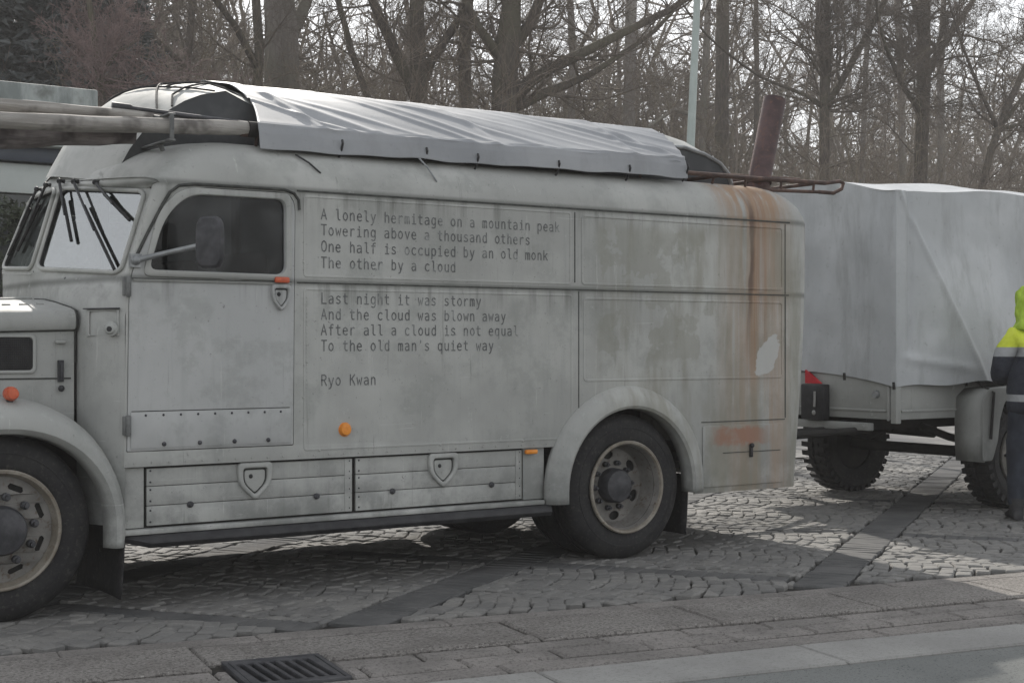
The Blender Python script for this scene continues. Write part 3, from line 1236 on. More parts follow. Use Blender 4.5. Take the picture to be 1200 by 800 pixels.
for k in range(10):
    x = 2.38 - k * .09
    mb.box(x, 8.02, 1.612 - (2.5 - x) * .03, x + .045, 8.03, 1.624 - (2.5 - x) * .03)
mb.tube([(x, YC, 1.659 - (2.5 - x) * .033) for x in (2.5, 2.0, 1.5, 1.2)], .010, 8)
mb.build('bonnet_hinge', M['paint_hood'], hood)

# cowl between bonnet and doors, windscreen pillars
def windscreen_edge(y, top):
    d = abs(y - YC)
    t = d / .92
    if y > YC:
        if top:
            return Vector((lerp(2.655, 2.775, t), y, lerp(2.318, 2.335, t)))
        return Vector((lerp(2.505, 2.585, t), y, lerp(1.812, 1.855, t)))
    if top:
        return Vector((lerp(2.655, 2.850, t), y, lerp(2.318, 2.232, t)))
    return Vector((lerp(2.505, 2.700, t), y, lerp(1.812, 1.758, t)))


NC = 17
ycols = [YS, YS + .03, YS + .08, YS + .14, YS + .20, YS + .28, YS + .40, YS + .60, YS + .82]
ycols = ycols + [YC] + [2 * YC - y for y in ycols[::-1]]


def cowl_x(y):
    d = (y if y < YC else 2 * YC - y) - YS
    return 2.672 - .160 * (1 - math.exp(-d / .16))


mb = MB()
levels = [.45, .75, 1.06, 1.35, 1.54, 1.615, None]


def cowl_fn(i, j):
    y = ycols[i]
    z = levels[j]
    if z is None:
        p = windscreen_edge(min(max(y, YC - .95), YC + .95), False)
        if abs(y - YC) > .96:
            return (2.690, y, 1.745)
        return (p.x, y, p.z)
    x = cowl_x(y)
    if z == 1.615:
        m = 1 - abs(y - YC) / 1.05
        return (x + .012, y, 1.615 + .075 * smooth01(m * 1.6))
    if z == 1.54:
        return (x, y, 1.54)
    return (x, y, z)


mb.grid(cowl_fn, len(ycols), len(levels))
mb.build('cowl', M['paint_hood'], van)
# A pillars and header
for sgn in (-1, 1):
    mb = MB()
    nlev = 9
    def pil(i, j):
        t = j / (nlev - 1)
        a = windscreen_edge(YC + sgn * .95, False).lerp(windscreen_edge(YC + sgn * .95, True), t)
        b = Vector((lerp(2.690, 2.860, t), YC + sgn * 1.05, lerp(1.750, Z_SEAM, t)))
        s = i / 5
        p = a.lerp(b, s)
        bul = sin(s * pi) * .030
        p.x -= bul * .8
        p.y += sgn * bul * .6
        return p
    mb.grid(pil, 6, nlev)
    mb.build('windscreen_pillar', M['paint_plain'], van)
mb = MB()
hy = [YC - 1.05, YC - .97, YC - .90, YC - .7, YC - .45, YC - .2, YC, YC + .2, YC + .45, YC + .7, YC + .90, YC + .97, YC + 1.05]


def head_fn(i, j):
    y = hy[i]
    yc = min(max(y, YC - .92), YC + .92)
    a = windscreen_edge(yc, True)
    a.y = y
    if abs(y - YC) > .92:
        a = a.lerp(Vector((2.86, y, Z_SEAM)), (abs(y - YC) - .92) / .13)
    m = 1 - abs(y - YC) / 1.05
    b = Vector((roof_front_x(y) + .012, y, roof_lip(y)))
    s = j / 3
    p = a.lerp(b, s)
    p.x -= .012 * sin(s * pi)
    return p


mb.grid(head_fn, len(hy), 4)
mb.build('windscreen_header', M['paint_plain'], van)


def wpatch(sgn, u, v):
    """a point of one half of the split windscreen: u from the middle out, v up"""
    y = YC + sgn * lerp(.025, .93, u)
    return windscreen_edge(y, False).lerp(windscreen_edge(y, True), v)


for sgn in (-1, 1):
    ring = rrect(.02, .035, .975, .965, .085, 7)
    mid = Vector((.5, .5))
    outer = [(p[0] + (p[0] - .5) * .055, p[1] + (p[1] - .5) * .075) for p in ring]
    mb = MB()
    mb.add([wpatch(sgn, *p) + Vector((.004, 0, -.002)) for p in ring], [tuple(range(len(ring)))])
    ws = mb.build('windscreen', M['windscreen'], van, False)
    pts = [wpatch(sgn, *p) + Vector((-.006, 0, .003)) for p in ring]
    mb = MB()
    mb.tube(pts + [pts[0]], .013, 10, False)
    mb.build('windscreen_frame', M['paint_plain'], ws)
    ptsd = [wpatch(sgn, p[0] * .975 + .0125, p[1] * .965 + .0175) + Vector((-.004, 0, .002)) for p in ring]
    mb = MB()
    mb.tube(ptsd + [ptsd[0]], .006, 6, False)
    mb.build('windscreen_seal', M['black'], ws)
    # fillet between frame and body so that no gap shows
    mb = MB()
    nn = len(ring)
    mb.grid(lambda i, j: wpatch(sgn, *((ring[i % nn][0] + (ring[i % nn][0] - .5) * .12 * j, ring[i % nn][1] + (ring[i % nn][1] - .5) * .14 * j))) + Vector((.002, 0, -.001)), nn, 2, True)
    mb.build('windscreen_surround', M['paint_plain'], ws)
    # wipers hang from the top; the near innermost one stands for a glass reflection
    for (uu, u2, v2) in ((.45, .93, .62), (.20, .93, .06), (.03, .36, .36)) if sgn < 0 else ((.30, .60, .25), (.66, .88, .2)):
        o_ = Vector((-.03, 0, .01))
        a = wpatch(sgn, uu, 1.03) + o_
        b = wpatch(sgn, lerp(uu, u2, .55), lerp(1.0, v2, .55)) + o_
        mb = MB()
        mb.tube([a + Vector((.03, 0, 0)), a, b], [.014, .009, .006], 8)
        mb.sphere(tuple(a), .017, 10, 6)
        wp = mb.build('wiper_and_reflection', M['black'], van)
        c1 = wpatch(sgn, lerp(uu, u2, .25), lerp(1.0, v2, .25)) + o_ * .6
        c2 = wpatch(sgn, u2, v2) + o_ * .6
        mb = MB()
        mb.tube([c1, c2], .010, 6)
        mb.build('blade_and_reflection', M['rubber'], wp)
mb = MB()
wj = at(78, 327, 8.12)
mb.sphere(tuple(wj), (.016, .016, .013), 10, 6)
mb.tube([wj + Vector((0, 0, -.035)), wj], .009, 8)
mb.build('washer_jet', M['black'], van)

# cowl side socket: sunk square plate with a filler cap
def cowl_pt(a, b, c):
    x = a
    d = max(0.002, .16 * -math.log(max(1e-4, 1 - (2.672 - x) / .160))) if x < 2.672 else 0
    return (x - c * .75, YS + d - c * .66, b)


mb = MB()
panel(mb, rrect(2.548, 1.440, 2.650, 1.580, .006), [rrect(2.556, 1.448, 2.642, 1.572, .004)], .010, .002, lambda a, b, c: cowl_pt(a, b, c + .004))
plate = mb.build('socket_plate', M['paint_hood'], van)
mb = MB()
c0 = Vector(cowl_pt(2.628, 1.478, .02))
dr = Vector((-.55, -.83, 0)).normalized()
mb.tube([c0 - dr * .03, c0, c0 + dr * .03], [.038, .038, .038], 20)
mb.tube([c0 + dr * .03, c0 + dr * .045], [.030, .022], 20)
mb.build('filler_cap', M['paint_hood'], plate, bevel=.003)
mb = MB()
mb.tube([c0 + dr * .0452, c0 + dr * .047], [.014, .014], 14)
mb.build('cap_lock', M['black'], plate)
mb = MB()
panel(mb, rrect(2.545, 1.583, 2.652, 1.590, .002), [], .03, .002, lambda a, b, c: cowl_pt(a, b, c + .012))
mb.build('drip_lip', M['hub'], plate)

# mirror on its arm
mb = MB()
A0, A1 = at(160, 305, 7.42), at(238, 287, 7.24)
mb.tube([A0, A0.lerp(A1, .5) + Vector((0, 0, .004)), A1], [.016, .013, .016], 12)
mb.sphere(tuple(A0), .026, 12, 8)
mb.sphere(tuple(A1), .028, 12, 8)
mb.box(A0.x - .03, 7.425, A0.z - .035, A0.x + .03, 7.455, A0.z + .035)
mir = mb.build('mirror_arm', M['steel'], van)
mb = MB()
mc = at(247, 284, 7.20)


def mir_fn(i, j):
    a = 2 * pi * i / 28
    rx, rz = .057, .136
    ca, sa = cos(a), sin(a)
    k = (abs(ca) ** 4 + abs(sa) ** 4) ** -.25
    rr = (1, 1, .9, .5, .0)[j]
    dd = (.0, .018, .034, .045, .048)[j]
    ax = Vector((cos(R(-48)), sin(R(-48)), 0))
    nx = Vector((ax.y, -ax.x, 0))
    q = mc + ax * (ca * k * rx * rr * 1.35) + Vector((0, 0, sa * k * rz * rr)) + nx * dd
    return q


mb.grid(mir_fn, 28, 5, True)
mh = mb.build('mirror_head', M['hub'], mir)
mb = MB()
mb.add([mir_fn(i, 0) for i in range(28)], [tuple(range(28))])
mb.build('mirror_glass', speckled('mirror_silver', (.55, .56, .57), (.6, .6, .6), 4, 0.05, metal=1.0), mh, False)

# lower lockers, running board, fillers
YL = YS + .035
mb = MB()
mb.box(2.66, YL + .016, .425, 5.395, YL + .05, .760)
mb.build('locker_carcass', M['under'], van, False)
mb = MB()
mb.box(2.672, YL - .004, .432, 2.785, YL + .014, .750)
mb.build('sill_filler', M['paint_plain'], van, bevel=.003)
mb = MB()
mb.box(5.225, YL - .004, .432, 5.385, YL + .014, .752)
mb.build('sill_filler', M['paint_plain'], van, bevel=.003)
for (x0, x1) in ((2.800, 4.025), (4.048, 5.215)):
    mb = MB()
    hs = [.438, .545, .648, .744]
    for a, b in zip(hs, hs[1:]):
        mb.box(x0, YL - .006, a + .0015, x1, YL + .012, b - .0015)
    lk = mb.build('locker_door', M['paint_plain'], van, bevel=.004)
    mb = MB()
    for x in (x0 + .24, x1 - .23):
        mb.sphere((x, YL - .012, .540), (.020, .014, .018), 10, 6)
        mb.tube([(x, YL - .006, .540), (x, YL - .03, .540)], .008, 8)
    mb.build('turn_button', M['hub'], lk)
    mb = MB()
    for z in (.46, .52, .57, .63, .67, .73):
        mb.sphere((x0 + .02, YL - .006, z), (.006, .005, .006), 6, 5)
        mb.sphere((x1 - .02, YL - .006, z), (.006, .005, .006), 6, 5)
    mb.build('rivet_row', M['hub'], lk)
    mb = MB()
    mb.box(x1 - .05, YL - .009, .44, x1 - .004, YL - .0062, .742)
    mb.build('end_batten', M['paint_plain'], lk, bevel=.002)
    sunk_handle(lerp(x0, x1, .50), .645, .205, .210, YL - .006, lk)
mb = MB()
mb.box(2.668, YL - .050, .400, 5.36, YL + .02, .428)
mb.build('running_board_edge', M['paint_plain'], van, bevel=.006)
mb = MB()
ring = [(YL - .062, .330), (YL + .06, .330), (YL + .06, .398), (YL - .045, .398), (YL - .068, .380), (YL - .075, .355)]
nr = len(ring)
xs = [2.668, 2.80, 2.85, 5.30, 5.40]
mb.grid(lambda i, j: (xs[j], ring[i][0], ring[i][1] + (.035 if (j == 0 and ring[i][1] < .36) else 0)), nr, 5, True)
mb.add([(xs[0], p[0], p[1] + (.035 if p[1] < .36 else 0)) for p in ring], [tuple(range(nr))])
mb.add([(xs[-1], p[0], p[1]) for p in ring], [tuple(range(nr))])
mb.build('running_board', M['black'], van, bevel=.004)
mb = MB()
mb.box(2.668, YF - .06, .330, 5.40, YF + .03, .76)
mb.build('far_locker_panel', M['paint_plain'], van, bevel=.006)
# orange side lamps
mb = MB()
lx = at(404, 503, YS)
mb.lathe([(0, -.026), (.030, -.022), (.036, -.010), (.036, -.002), (.041, -.001), (.041, .0)], (lx.x, YS - .001, lx.z), 24, 'y')
mb.build('side_lamp', M['orange'], van)
mb = MB()
lx = at(622, 529, YS)
mb.box(lx.x - .045, YS - .018, lx.z - .014, lx.x + .045, YS + .01, lx.z + .014)
mb.build('sill_lamp', M['orange'], van, bevel=.009)

# cab inside, floor and chassis
mb = MB()
mb.box(3.70, YS + .06, .80, 3.74, YF - .06, 2.40)
mb.build('cab_bulkhead', M['inner'], van, False)
mb = MB()
mb.box(3.20, YF - .16, .82, 3.26, YF - .10, 2.35)
mb.box(3.665, 8.3, 1.0, 3.695, 8.36, 2.38)
mb.build('cab_post', M['black'], van, False)
mb = MB()
mb.box(2.70, YS + .05, .75, 3.70, YF - .05, .80)
mb.box(2.52, YS + .35, .80, 2.56, YF - .35, 1.58)
mb.build('cab_floor', M['under'], van, False)
for yc in (7.98, 9.02):
    mb = MB()
    mb.box(3.20, yc - .27, 1.15, 3.62, yc + .27, 1.30)
    mb.box(3.50, yc - .26, 1.30, 3.62, yc + .26, 1.93)
    mb.build('cab_seat', M['seat'], van, bevel=.04, seg=3)
mb = MB()
mb.tube([(2.93 + .05 * sin(2 * pi * k / 24), 8.02 + .21 * cos(2 * pi * k / 24), 1.66 + .2 * sin(2 * pi * k / 24)) for k in range(25)], .013, 8, False)
mb.tube([(2.70, 8.02, 1.35), (2.93, 8.02, 1.66)], .02, 8)
mb.build('steering_wheel', M['black'], van)
mb = MB()
mb.box(2.68, YS + .16, 1.62, 2.86, YF - .16, 1.70)
mb.build('dashboard', M['inner'], van, bevel=.02)
mb = MB()
mb.box(2.75, YS + .07, .60, 5.36, YF - .07, .66)
mb.box(1.2, 8.05, .601, 7.40, 8.95, .661)
mb.box(6.66, YS + .07, .60, 7.42, YF - .07, .659)
mb.box(2.610, YS + .22, .30, 2.625, YF - .22, 1.0)
mb.box(2.0, 7.80, .62, 2.64, 9.2, 1.05)
mb.box(5.40, 8.06, .62, 6.64, 8.94, 1.10)
mb.build('floor_pan', M['under'], van, False)
for yy in (YS - .02, YF - .23):
    mb = MB()
    mb.box(2.598, yy + .02, .345, 2.606, yy + .23, .56)
    mb.build('fender_stay', M['under'], van, False)
mb = MB()
for y in (8.10, 8.82):
    mb.box(1.0, y, .50, 7.3, y + .08, .66)
for x in (WH_X1, WH_X2):
    mb.tube([(x, 7.6, WH_Z), (x, 9.4, WH_Z)], .06, 12)
mb.sphere((WH_X2, YC, WH_Z), (.20, .17, .19), 16, 10)
mb.tube([(3.0, YC, .56), (WH_X2, YC, WH_Z)], .045, 10)
mb.box(3.3, 8.05, .42, 4.2, 8.4, .60)
mb.box(4.95, 8.0, .24, 5.5, 9.0, .60)
mb.build('chassis', M['under'], van, bevel=.004)


# wheels -----------------------------------------------------------------
def tyre_prof(r, w, rim):
    return [(rim - .01, w * .80), (rim + .012, w * .92), (rim + .05, w * .99), (lerp(rim, r, .55), w * 1.0), (r - .045, w * .96), (r - .018, w * .86), (r - .004, w * .76),
            (r, w * .66), (r, w * .55), (r - .012, w * .53), (r - .012, w * .47), (r, w * .45), (r, w * .30), (r - .012, w * .28), (r - .012, w * .22), (r, w * .2),
            (r - .004, w * .08), (r - .018, 0), (r - .05, -w * .08 + .0), (lerp(rim, r, .5), -w * .06), (rim + .012, w * .03), (rim - .01, w * .10)]


def make_tyre(c, r, w, rim, out, parent, name='tyre', lugs=0):
    """out = -1 faces the camera side"""
    mb = MB()
    prof = [(a, (w - d)) for a, d in tyre_prof(r, w, rim)]
    mb.lathe(prof, c, 64, 'y', -out)
    # moulded ring on the side wall
    mb.lathe([(r * .80, -.001), (r * .805, -.006), (r * .82, -.006), (r * .825, .001)], (c[0], c[1] + out * -.004, c[2]), 64, 'y', -out)
    if lugs:
        for k in range(lugs):
            for s in (0, 1):
                a = 2 * pi * (k + s * .5) / lugs
                y0, y1 = (-.012, w * .46) if s == 0 else (w * .54, w + .012)
                da = 2 * pi / lugs * .27
                vs = []
                for rr in (r - .04, r + .013):
                    for (aa, yy) in ((a - da, y0), (a + da, y0), (a + da * 1.4, y1), (a - da * .6, y1)):
                        vs.append((c[0] + rr * cos(aa), c[1] - out * yy, c[2] + rr * sin(aa)))
                mb.add(vs, [(0, 1, 2, 3), (4, 5, 6, 7), (0, 1, 5, 4), (1, 2, 6, 5), (2, 3, 7, 6), (3, 0, 4, 7)])
    return mb.build(name, M['rubber'], parent)


def front_wheel(cx, face, out):
    """steered wheel: disc bulges out, ten studs and slots near the rim"""
    w = empty('wheel', (cx - van.location.x, face - van.location.y, WH_Z))
    w.parent = van
    c = (cx, face, WH_Z)
    make_tyre(c, WH_R, .235, .275, out, w)
    mb = MB()
    mb.lathe([(.302, .006), (.305, -.010), (.298, -.016), (.286, -.012), (.280, .004), (.272, .025), (.268, .05)], c, 64, 'y', -out)
    mb.build('rim', M['rim_edge'], w)
    mb = MB()
    hol = []
    for k in range(8):
        a = 2 * pi * (k + .5) / 8
        hol.append([(.222 * cos(a + d) + e * cos(a), .222 * sin(a + d) + e * sin(a)) for d, e in ((-.15, -.014), (.15, -.014), (.19, .0), (.15, .016), (-.15, .016), (-.19, .0))])
    circ = [(.270 * cos(2 * pi * k / 64), .270 * sin(2 * pi * k / 64)) for k in range(64)]

    def dish(a, b, cc):
        r_ = math.hypot(a, b)
        d = .045 - .055 * smooth01((.25 - r_) / .12)
        return (cx + a, face - out * (d + cc * 1.0), WH_Z + b)
    panel(mb, circ, hol, .008, .002, dish)
    mb.build('wheel_disc', M['wheel'], w)
    mb = MB()
    mb.lathe([(.27, .06), (.0, .06)], c, 32, 'y', -out)
    mb.build('wheel_hollow', M['under'], w)
    mb = MB()
    mb.lathe([(.125, .0), (.122, -.045), (.112, -.062), (.06, -.075), (.0, -.078)], c, 40, 'y', -out)
    for k in range(10):
        a = 2 * pi * (k + .25) / 10
        q = (cx + .168 * cos(a), face, WH_Z + .168 * sin(a))
        mb.lathe([(.021, .01), (.021, -.020), (.017, -.024), (.012, -.026), (.012, -.048), (0, -.049)], q, 12, 'y', -out)
    mb.build('hub', M['hub'], w)
    return w


def rear_wheel(cx, face, out):
    """twin rear wheel: the outer disc is deeply dished"""
    w = empty('wheel', (cx - van.location.x, face - van.location.y, WH_Z))
    w.parent = van
    c = (cx, face, WH_Z)
    make_tyre(c, WH_R, .225, .275, out, w)
    make_tyre((cx, face - out * .275, WH_Z), WH_R, .225, .275, out, w)
    mb = MB()
    mb.lathe([(.292, .012), (.302, .004), (.303, -.010), (.296, -.017), (.284, -.014), (.277, .0)], c, 64, 'y', -out)
    mb.build('rim', M['rim_edge'], w)
    mb = MB()
    mb.lathe([(.277, .0), (.268, .03), (.262, .08), (.258, .14), (.250, .165), (.235, .175)], c, 64, 'y', -out)
    hol = []
    for k in range(6):
        a = 2 * pi * (k + .62) / 6
        hol.append([(.203 * cos(a) + .030 * cos(t) * cos(a) - .042 * sin(t) * sin(a), .203 * sin(a) + .030 * cos(t) * sin(a) + .042 * sin(t) * cos(a)) for t in [2 * pi * q / 12 for q in range(12)]])
    circ = [(.245 * cos(2 * pi * k / 64), .245 * sin(2 * pi * k / 64)) for k in range(64)]
    panel(mb, circ, hol, .010, .002, lambda a, b, cc: (cx + a, face - out * (.168 + cc - .02 * smooth01((.17 - math.hypot(a, b)) / .04)), WH_Z + b))
    mb.build('wheel_disc', M['wheel'], w)
    mb = MB()
    mb.lathe([(.25, .19), (.0, .19)], c, 32, 'y', -out)
    mb.build('wheel_hollow', M['under'], w)
    mb = MB()
    mb.lathe([(.115, .16), (.112, .09), (.100, .07), (.06, .06), (.0, .055)], c, 40, 'y', -out)
    for k in range(10):
        a = 2 * pi * (k + .1) / 10
        q = (cx + .150 * cos(a), face - out * .15, WH_Z + .150 * sin(a))
        mb.lathe([(.018, .02), (.018, -.018), (.010, -.022), (.010, -.036), (0, -.037)], q, 10, 'y', -out)
    mb.build('hub', M['hub'], w)
    return w


front_wheel(WH_X1, YS + .035, -1)
rear_wheel(WH_X2, YS + .005, -1)
front_wheel(WH_X1, YF - .035, 1)
rear_wheel(WH_X2, YF - .005, 1)

# raised roof along the middle with its rounded prow
POD = [(2.79, 2.318), (2.83, 2.40), (2.88, 2.49), (2.955, 2.59), (3.03, 2.665), (3.115, 2.73), (3.20, 2.785), (3.30, 2.83), (3.45, 2.866), (3.7, 2.762), (4.5, 2.76), (5.5, 2.76), (6.4, 2.765),
       (6.7, 2.785), (6.95, 2.80), (7.15, 2.765), (7.30, 2.71), (7.38, 2.64), (7.42, 2.54)]
PY0, PY1 = 7.95, 9.05
mb = MB()
NP = 11


def pod_fn(i, j):
    x, z = POD[i]
    t = j / (NP - 1)
    y = lerp(PY0, PY1, t)
    cr = (1 - (2 * t - 1) ** 2)
    g_ = min(1, max(0, z - 2.3) / .4)
    k_ = smooth01(t) * max(0.0, min(1.0, (9 - i) / 3))
    x -= .05 * k_
    z += .09 * k_
    return (x - .075 * cr * (1 if i < 9 else 0) * (1 - i / 9), y, z + (.10 if i < 9 else .19) * cr * g_)


mb.grid(pod_fn, len(POD), NP)
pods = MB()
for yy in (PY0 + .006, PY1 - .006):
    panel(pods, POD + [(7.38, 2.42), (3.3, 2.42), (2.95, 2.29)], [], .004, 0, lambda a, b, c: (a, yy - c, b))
pod = mb.build('raised_roof', M['paint_plain'], van)
M['shaded_canvas'] = speckled('shade_darkened_canvas', (.06, .063, .067), (.095, .098, .10), 5, 0.85)  # dark cloth, with the tarpaulin's shade also put into its colour
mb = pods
mb.build('raised_roof_side', M['shaded_canvas'], pod)
mb = MB()
mb.tube([(x, PY0 - .002, z + .004) for x, z in POD[12:]], .016, 8)
mb.build('roof_hoop', M['steel'], pod)
# roof rack: rails on posts, running back past the tail
mb = MB()
ry0, ry1 = YS + .175, YF - .175
zr = 2.575
for y in (ry0, ry1):
    mb.tube([(3.40, y, zr), (5.5, y, zr), (7.2, y, zr), (8.05, y, zr + .012)], .016, 8)
    mb.tube([(6.4, y + .01, zr - .085), (7.4, y + .01, zr - .075), (8.0, y + .01, zr - .055)], .013, 8)
    for x in (3.5, 4.2, 4.9, 5.6, 6.3, 6.95):
        mb.tube([(x, y, zr), (x, y + (.06 if y < YC else -.06), 2.42)], .010, 6)
    for x in (7.25, 7.6, 7.93):
        mb.tube([(x, y, zr + .005), (x, y + .01, zr - .07)], .010, 6)
mb.tube([(7.99, ry0 + .01, zr - .055), (8.14, ry0 + .005, zr - .055), (8.22, ry0, zr - .02), (8.24, ry0, zr + .022), (8.20, ry0, zr + .035), (8.05, ry0, zr + .012)], .015, 8)
for x in (7.0, 7.45, 7.92):
    mb.tube([(x, ry0, zr), (x, ry1, zr)], .014, 8)
mb.tube([(6.5, 7.86, zr + .03), (7.95, 7.80, zr + .05)], .013, 8)
mb.tube([(6.5, 8.1, zr + .03), (7.95, 8.1, zr + .05)], .013, 8)
mb.build('roof_rack', M['rust'], van)
# stove pipe
pb, pt = at(889, 214, 7.78), at(908, 116, 7.78)
ax = (pt - pb).normalized()
mb = MB()
n_ = 28
s_ = ax.cross(Vector((0, 1, 0))).normalized()
w_ = s_.cross(ax)
prof = [(.082, -.10), (.082, .0), (.083, .1), (.082, .3), (.083, .5), (.083, (pt - pb).length), (.078, (pt - pb).length + .002), (.074, (pt - pb).length - .01), (.074, .2)]
mb.grid(lambda i, j: pb + ax * prof[j][1] + (s_ * cos(2 * pi * i / n_) + w_ * sin(2 * pi * i / n_)) * prof[j][0], n_, len(prof), True)
pipe = mb.build('stove_pipe', M['pipe'], van)
mb = MB()
for d in (.012,):
    mb.tube([pb + ax * d + (s_ * cos(2 * pi * i / 24) + w_ * sin(2 * pi * i / 24)) * .088 for i in range(25)], .009, 6, False)
mb.grid(lambda i, j: (pb.x + (.13, .10, .083)[j] * cos(2 * pi * i / 24) - (0, 0, .0)[j], pb.y + (.13, .10, .083)[j] * sin(2 * pi * i / 24), (2.475, 2.50, 2.55)[j]), 24, 3, True)
mb.build('pipe_collar', M['rust'], pipe)

# ------------------------------------------------------------------ the poem
GL = {
    'A': [[(0, 0), (2, 6), (4, 0)], [(.8, 2), (3.2, 2)]],
    'T': [[(0, 6), (4, 6)], [(2, 6), (2, 0)]],
    'O': [[(2, 6), (.6, 5.3), (.1, 3.6), (.1, 2.4), (.6, .7), (2, 0), (3.4, .7), (3.9, 2.4), (3.9, 3.6), (3.4, 5.3), (2, 6)]],
    'L': [[(.4, 6), (.4, 0), (3.8, 0)]],
    'R': [[(.3, 0), (.3, 6), (2.2, 6), (3.4, 5.5), (3.7, 4.6), (3.3, 3.6), (2.2, 3.1), (.3, 3.1)], [(2, 3.1), (3.9, 0)]],
    'K': [[(.3, 0), (.3, 6)], [(3.8, 6), (.4, 2.7)], [(1.5, 3.6), (3.9, 0)]],
    'a': [[(.4, 3.9), (1.8, 4.3), (3, 4), (3.5, 3), (3.5, 0)], [(3.5, 2.4), (1.6, 2.4), (.5, 1.9), (.3, 1), (.9, .1), (2, 0), (3, .5), (3.5, 1.2)]],
    'b': [[(.5, 6), (.5, 0)], [(.5, 3.2), (1.3, 4.1), (2.3, 4.3), (3.3, 3.7), (3.7, 2.1), (3.3, .6), (2.3, 0), (1.3, .2), (.5, 1)]],
    'c': [[(3.5, 3.7), (2.4, 4.3), (1.1, 3.9), (.4, 2.8), (.4, 1.5), (1.1, .4), (2.4, 0), (3.5, .5)]],
    'd': [[(3.5, 6), (3.5, 0)], [(3.5, 3.2), (2.7, 4.1), (1.7, 4.3), (.7, 3.7), (.3, 2.1), (.7, .6), (1.7, 0), (2.7, .2), (3.5, 1)]],
    'e': [[(.4, 2.3), (3.6, 2.3), (3.4, 3.5), (2.1, 4.3), (.9, 3.8), (.3, 2.5), (.5, 1.0), (1.5, .1), (2.6, 0), (3.5, .5)]],
    'f': [[(3.6, 5.9), (2.6, 6), (1.9, 5.4), (1.8, 4.4), (1.8, 0)], [(.5, 4.2), (3.4, 4.2)]],
    'g': [[(3.5, 4.2), (3.5, -.7), (2.9, -1.7), (1.7, -1.9), (.6, -1.5)], [(3.5, 3.1), (2.7, 4.1), (1.7, 4.3), (.7, 3.6), (.3, 2.2), (.7, .8), (1.7, .2), (2.7, .4), (3.5, 1.3)]],
    'h': [[(.5, 6), (.5, 0)], [(.5, 3), (1.4, 4.1), (2.4, 4.3), (3.3, 3.7), (3.5, 2.7), (3.5, 0)]],
    'i': [[(.8, 4.2), (2.1, 4.2), (2.1, 0)], [(.6, 0), (3.6, 0)], [(2.0, 5.9), (2.0, 5.3)]],
    'k': [[(.5, 6), (.5, 0)], [(3.5, 4.2), (.6, 1.9)], [(1.6, 2.6), (3.7, 0)]],
    'l': [[(.7, 6), (2, 6), (2, 1.1), (2.5, .2), (3.6, 0)]],
    'm': [[(.2, 0), (.2, 4.2)], [(.2, 3.4), (.9, 4.2), (1.6, 4.1), (2, 3.3), (2, 0)], [(2, 3.3), (2.6, 4.2), (3.4, 4.1), (3.8, 3.3), (3.8, 0)]],
    'n': [[(.5, 4.2), (.5, 0)], [(.5, 3), (1.4, 4.1), (2.4, 4.3), (3.3, 3.7), (3.5, 2.7), (3.5, 0)]],
    'o': [[(2, 4.3), (.9, 3.8), (.3, 2.6), (.3, 1.7), (.9, .5), (2, 0), (3.1, .5), (3.7, 1.7), (3.7, 2.6), (3.1, 3.8), (2, 4.3)]],
    'p': [[(.5, 4.2), (.5, -1.9)], [(.5, 3.2), (1.3, 4.1), (2.3, 4.3), (3.3, 3.7), (3.7, 2.1), (3.3, .6), (2.3, 0), (1.3, .2), (.5, 1)]],
    'q': [[(3.5, 4.2), (3.5, -1.9)], [(3.5, 3.2), (2.7, 4.1), (1.7, 4.3), (.7, 3.7), (.3, 2.1), (.7, .6), (1.7, 0), (2.7, .2), (3.5, 1)]],
    'r': [[(.9, 4.2), (.9, 0)], [(.9, 2.7), (1.7, 3.9), (2.7, 4.3), (3.6, 4.0)]],
    's': [[(3.4, 3.7), (2.3, 4.3), (1.0, 4.0), (.6, 3.2), (1.2, 2.5), (2.7, 2.0), (3.5, 1.2), (3.0, .3), (1.8, 0), (.5, .5)]],
    't': [[(1.6, 5.6), (1.6, 1.1), (2.1, .2), (3.5, .1)], [(.4, 4.2), (3.4, 4.2)]],
    'u': [[(.5, 4.2), (.5, 1.4), (.9, .4), (1.8, 0), (2.8, .3), (3.5, 1.2)], [(3.5, 4.2), (3.5, 0)]],
    'v': [[(.3, 4.2), (2, 0), (3.7, 4.2)]],
    'w': [[(.0, 4.2), (.9, 0), (2, 3), (3.1, 0), (4, 4.2)]],
    'y': [[(.3, 4.2), (2.1, 0)], [(3.7, 4.2), (1.9, -.6), (1.2, -1.7), (.3, -1.9)]],
    "'": [[(2, 6), (2, 4.7)]],
}


def ribbon(mb, pts, w, y):
    pts = [Vector((p[0], p[1])) for p in pts]
    L, Rr = [], []
    for i, p in enumerate(pts):
        a = pts[i - 1] if i else None
        b = pts[i + 1] if i + 1 < len(pts) else None
        d1 = (p - a).normalized() if a is not None else (b - p).normalized()
        d2 = (b - p).normalized() if b is not None else d1
        t = (d1 + d2)
        t = t.normalized() if t.length > 1e-6 else d1
        n = Vector((-t.y, t.x))
        k = 1 / max(.5, n.dot(Vector((-d1.y, d1.x))))
        q = p.copy()
        if a is None:
            q -= d1 * w * .4
        if b is None:
            q += d1 * w * .4
        L.append(q + n * w / 2 * k)
        Rr.append(q - n * w / 2 * k)
    vs = [(p.x, y, p.y) for p in L] + [(p.x, y, p.y) for p in Rr]
    m = len(L)
    mb.add(vs, [(i, i + 1, m + i + 1, m + i) for i in range(m - 1)])


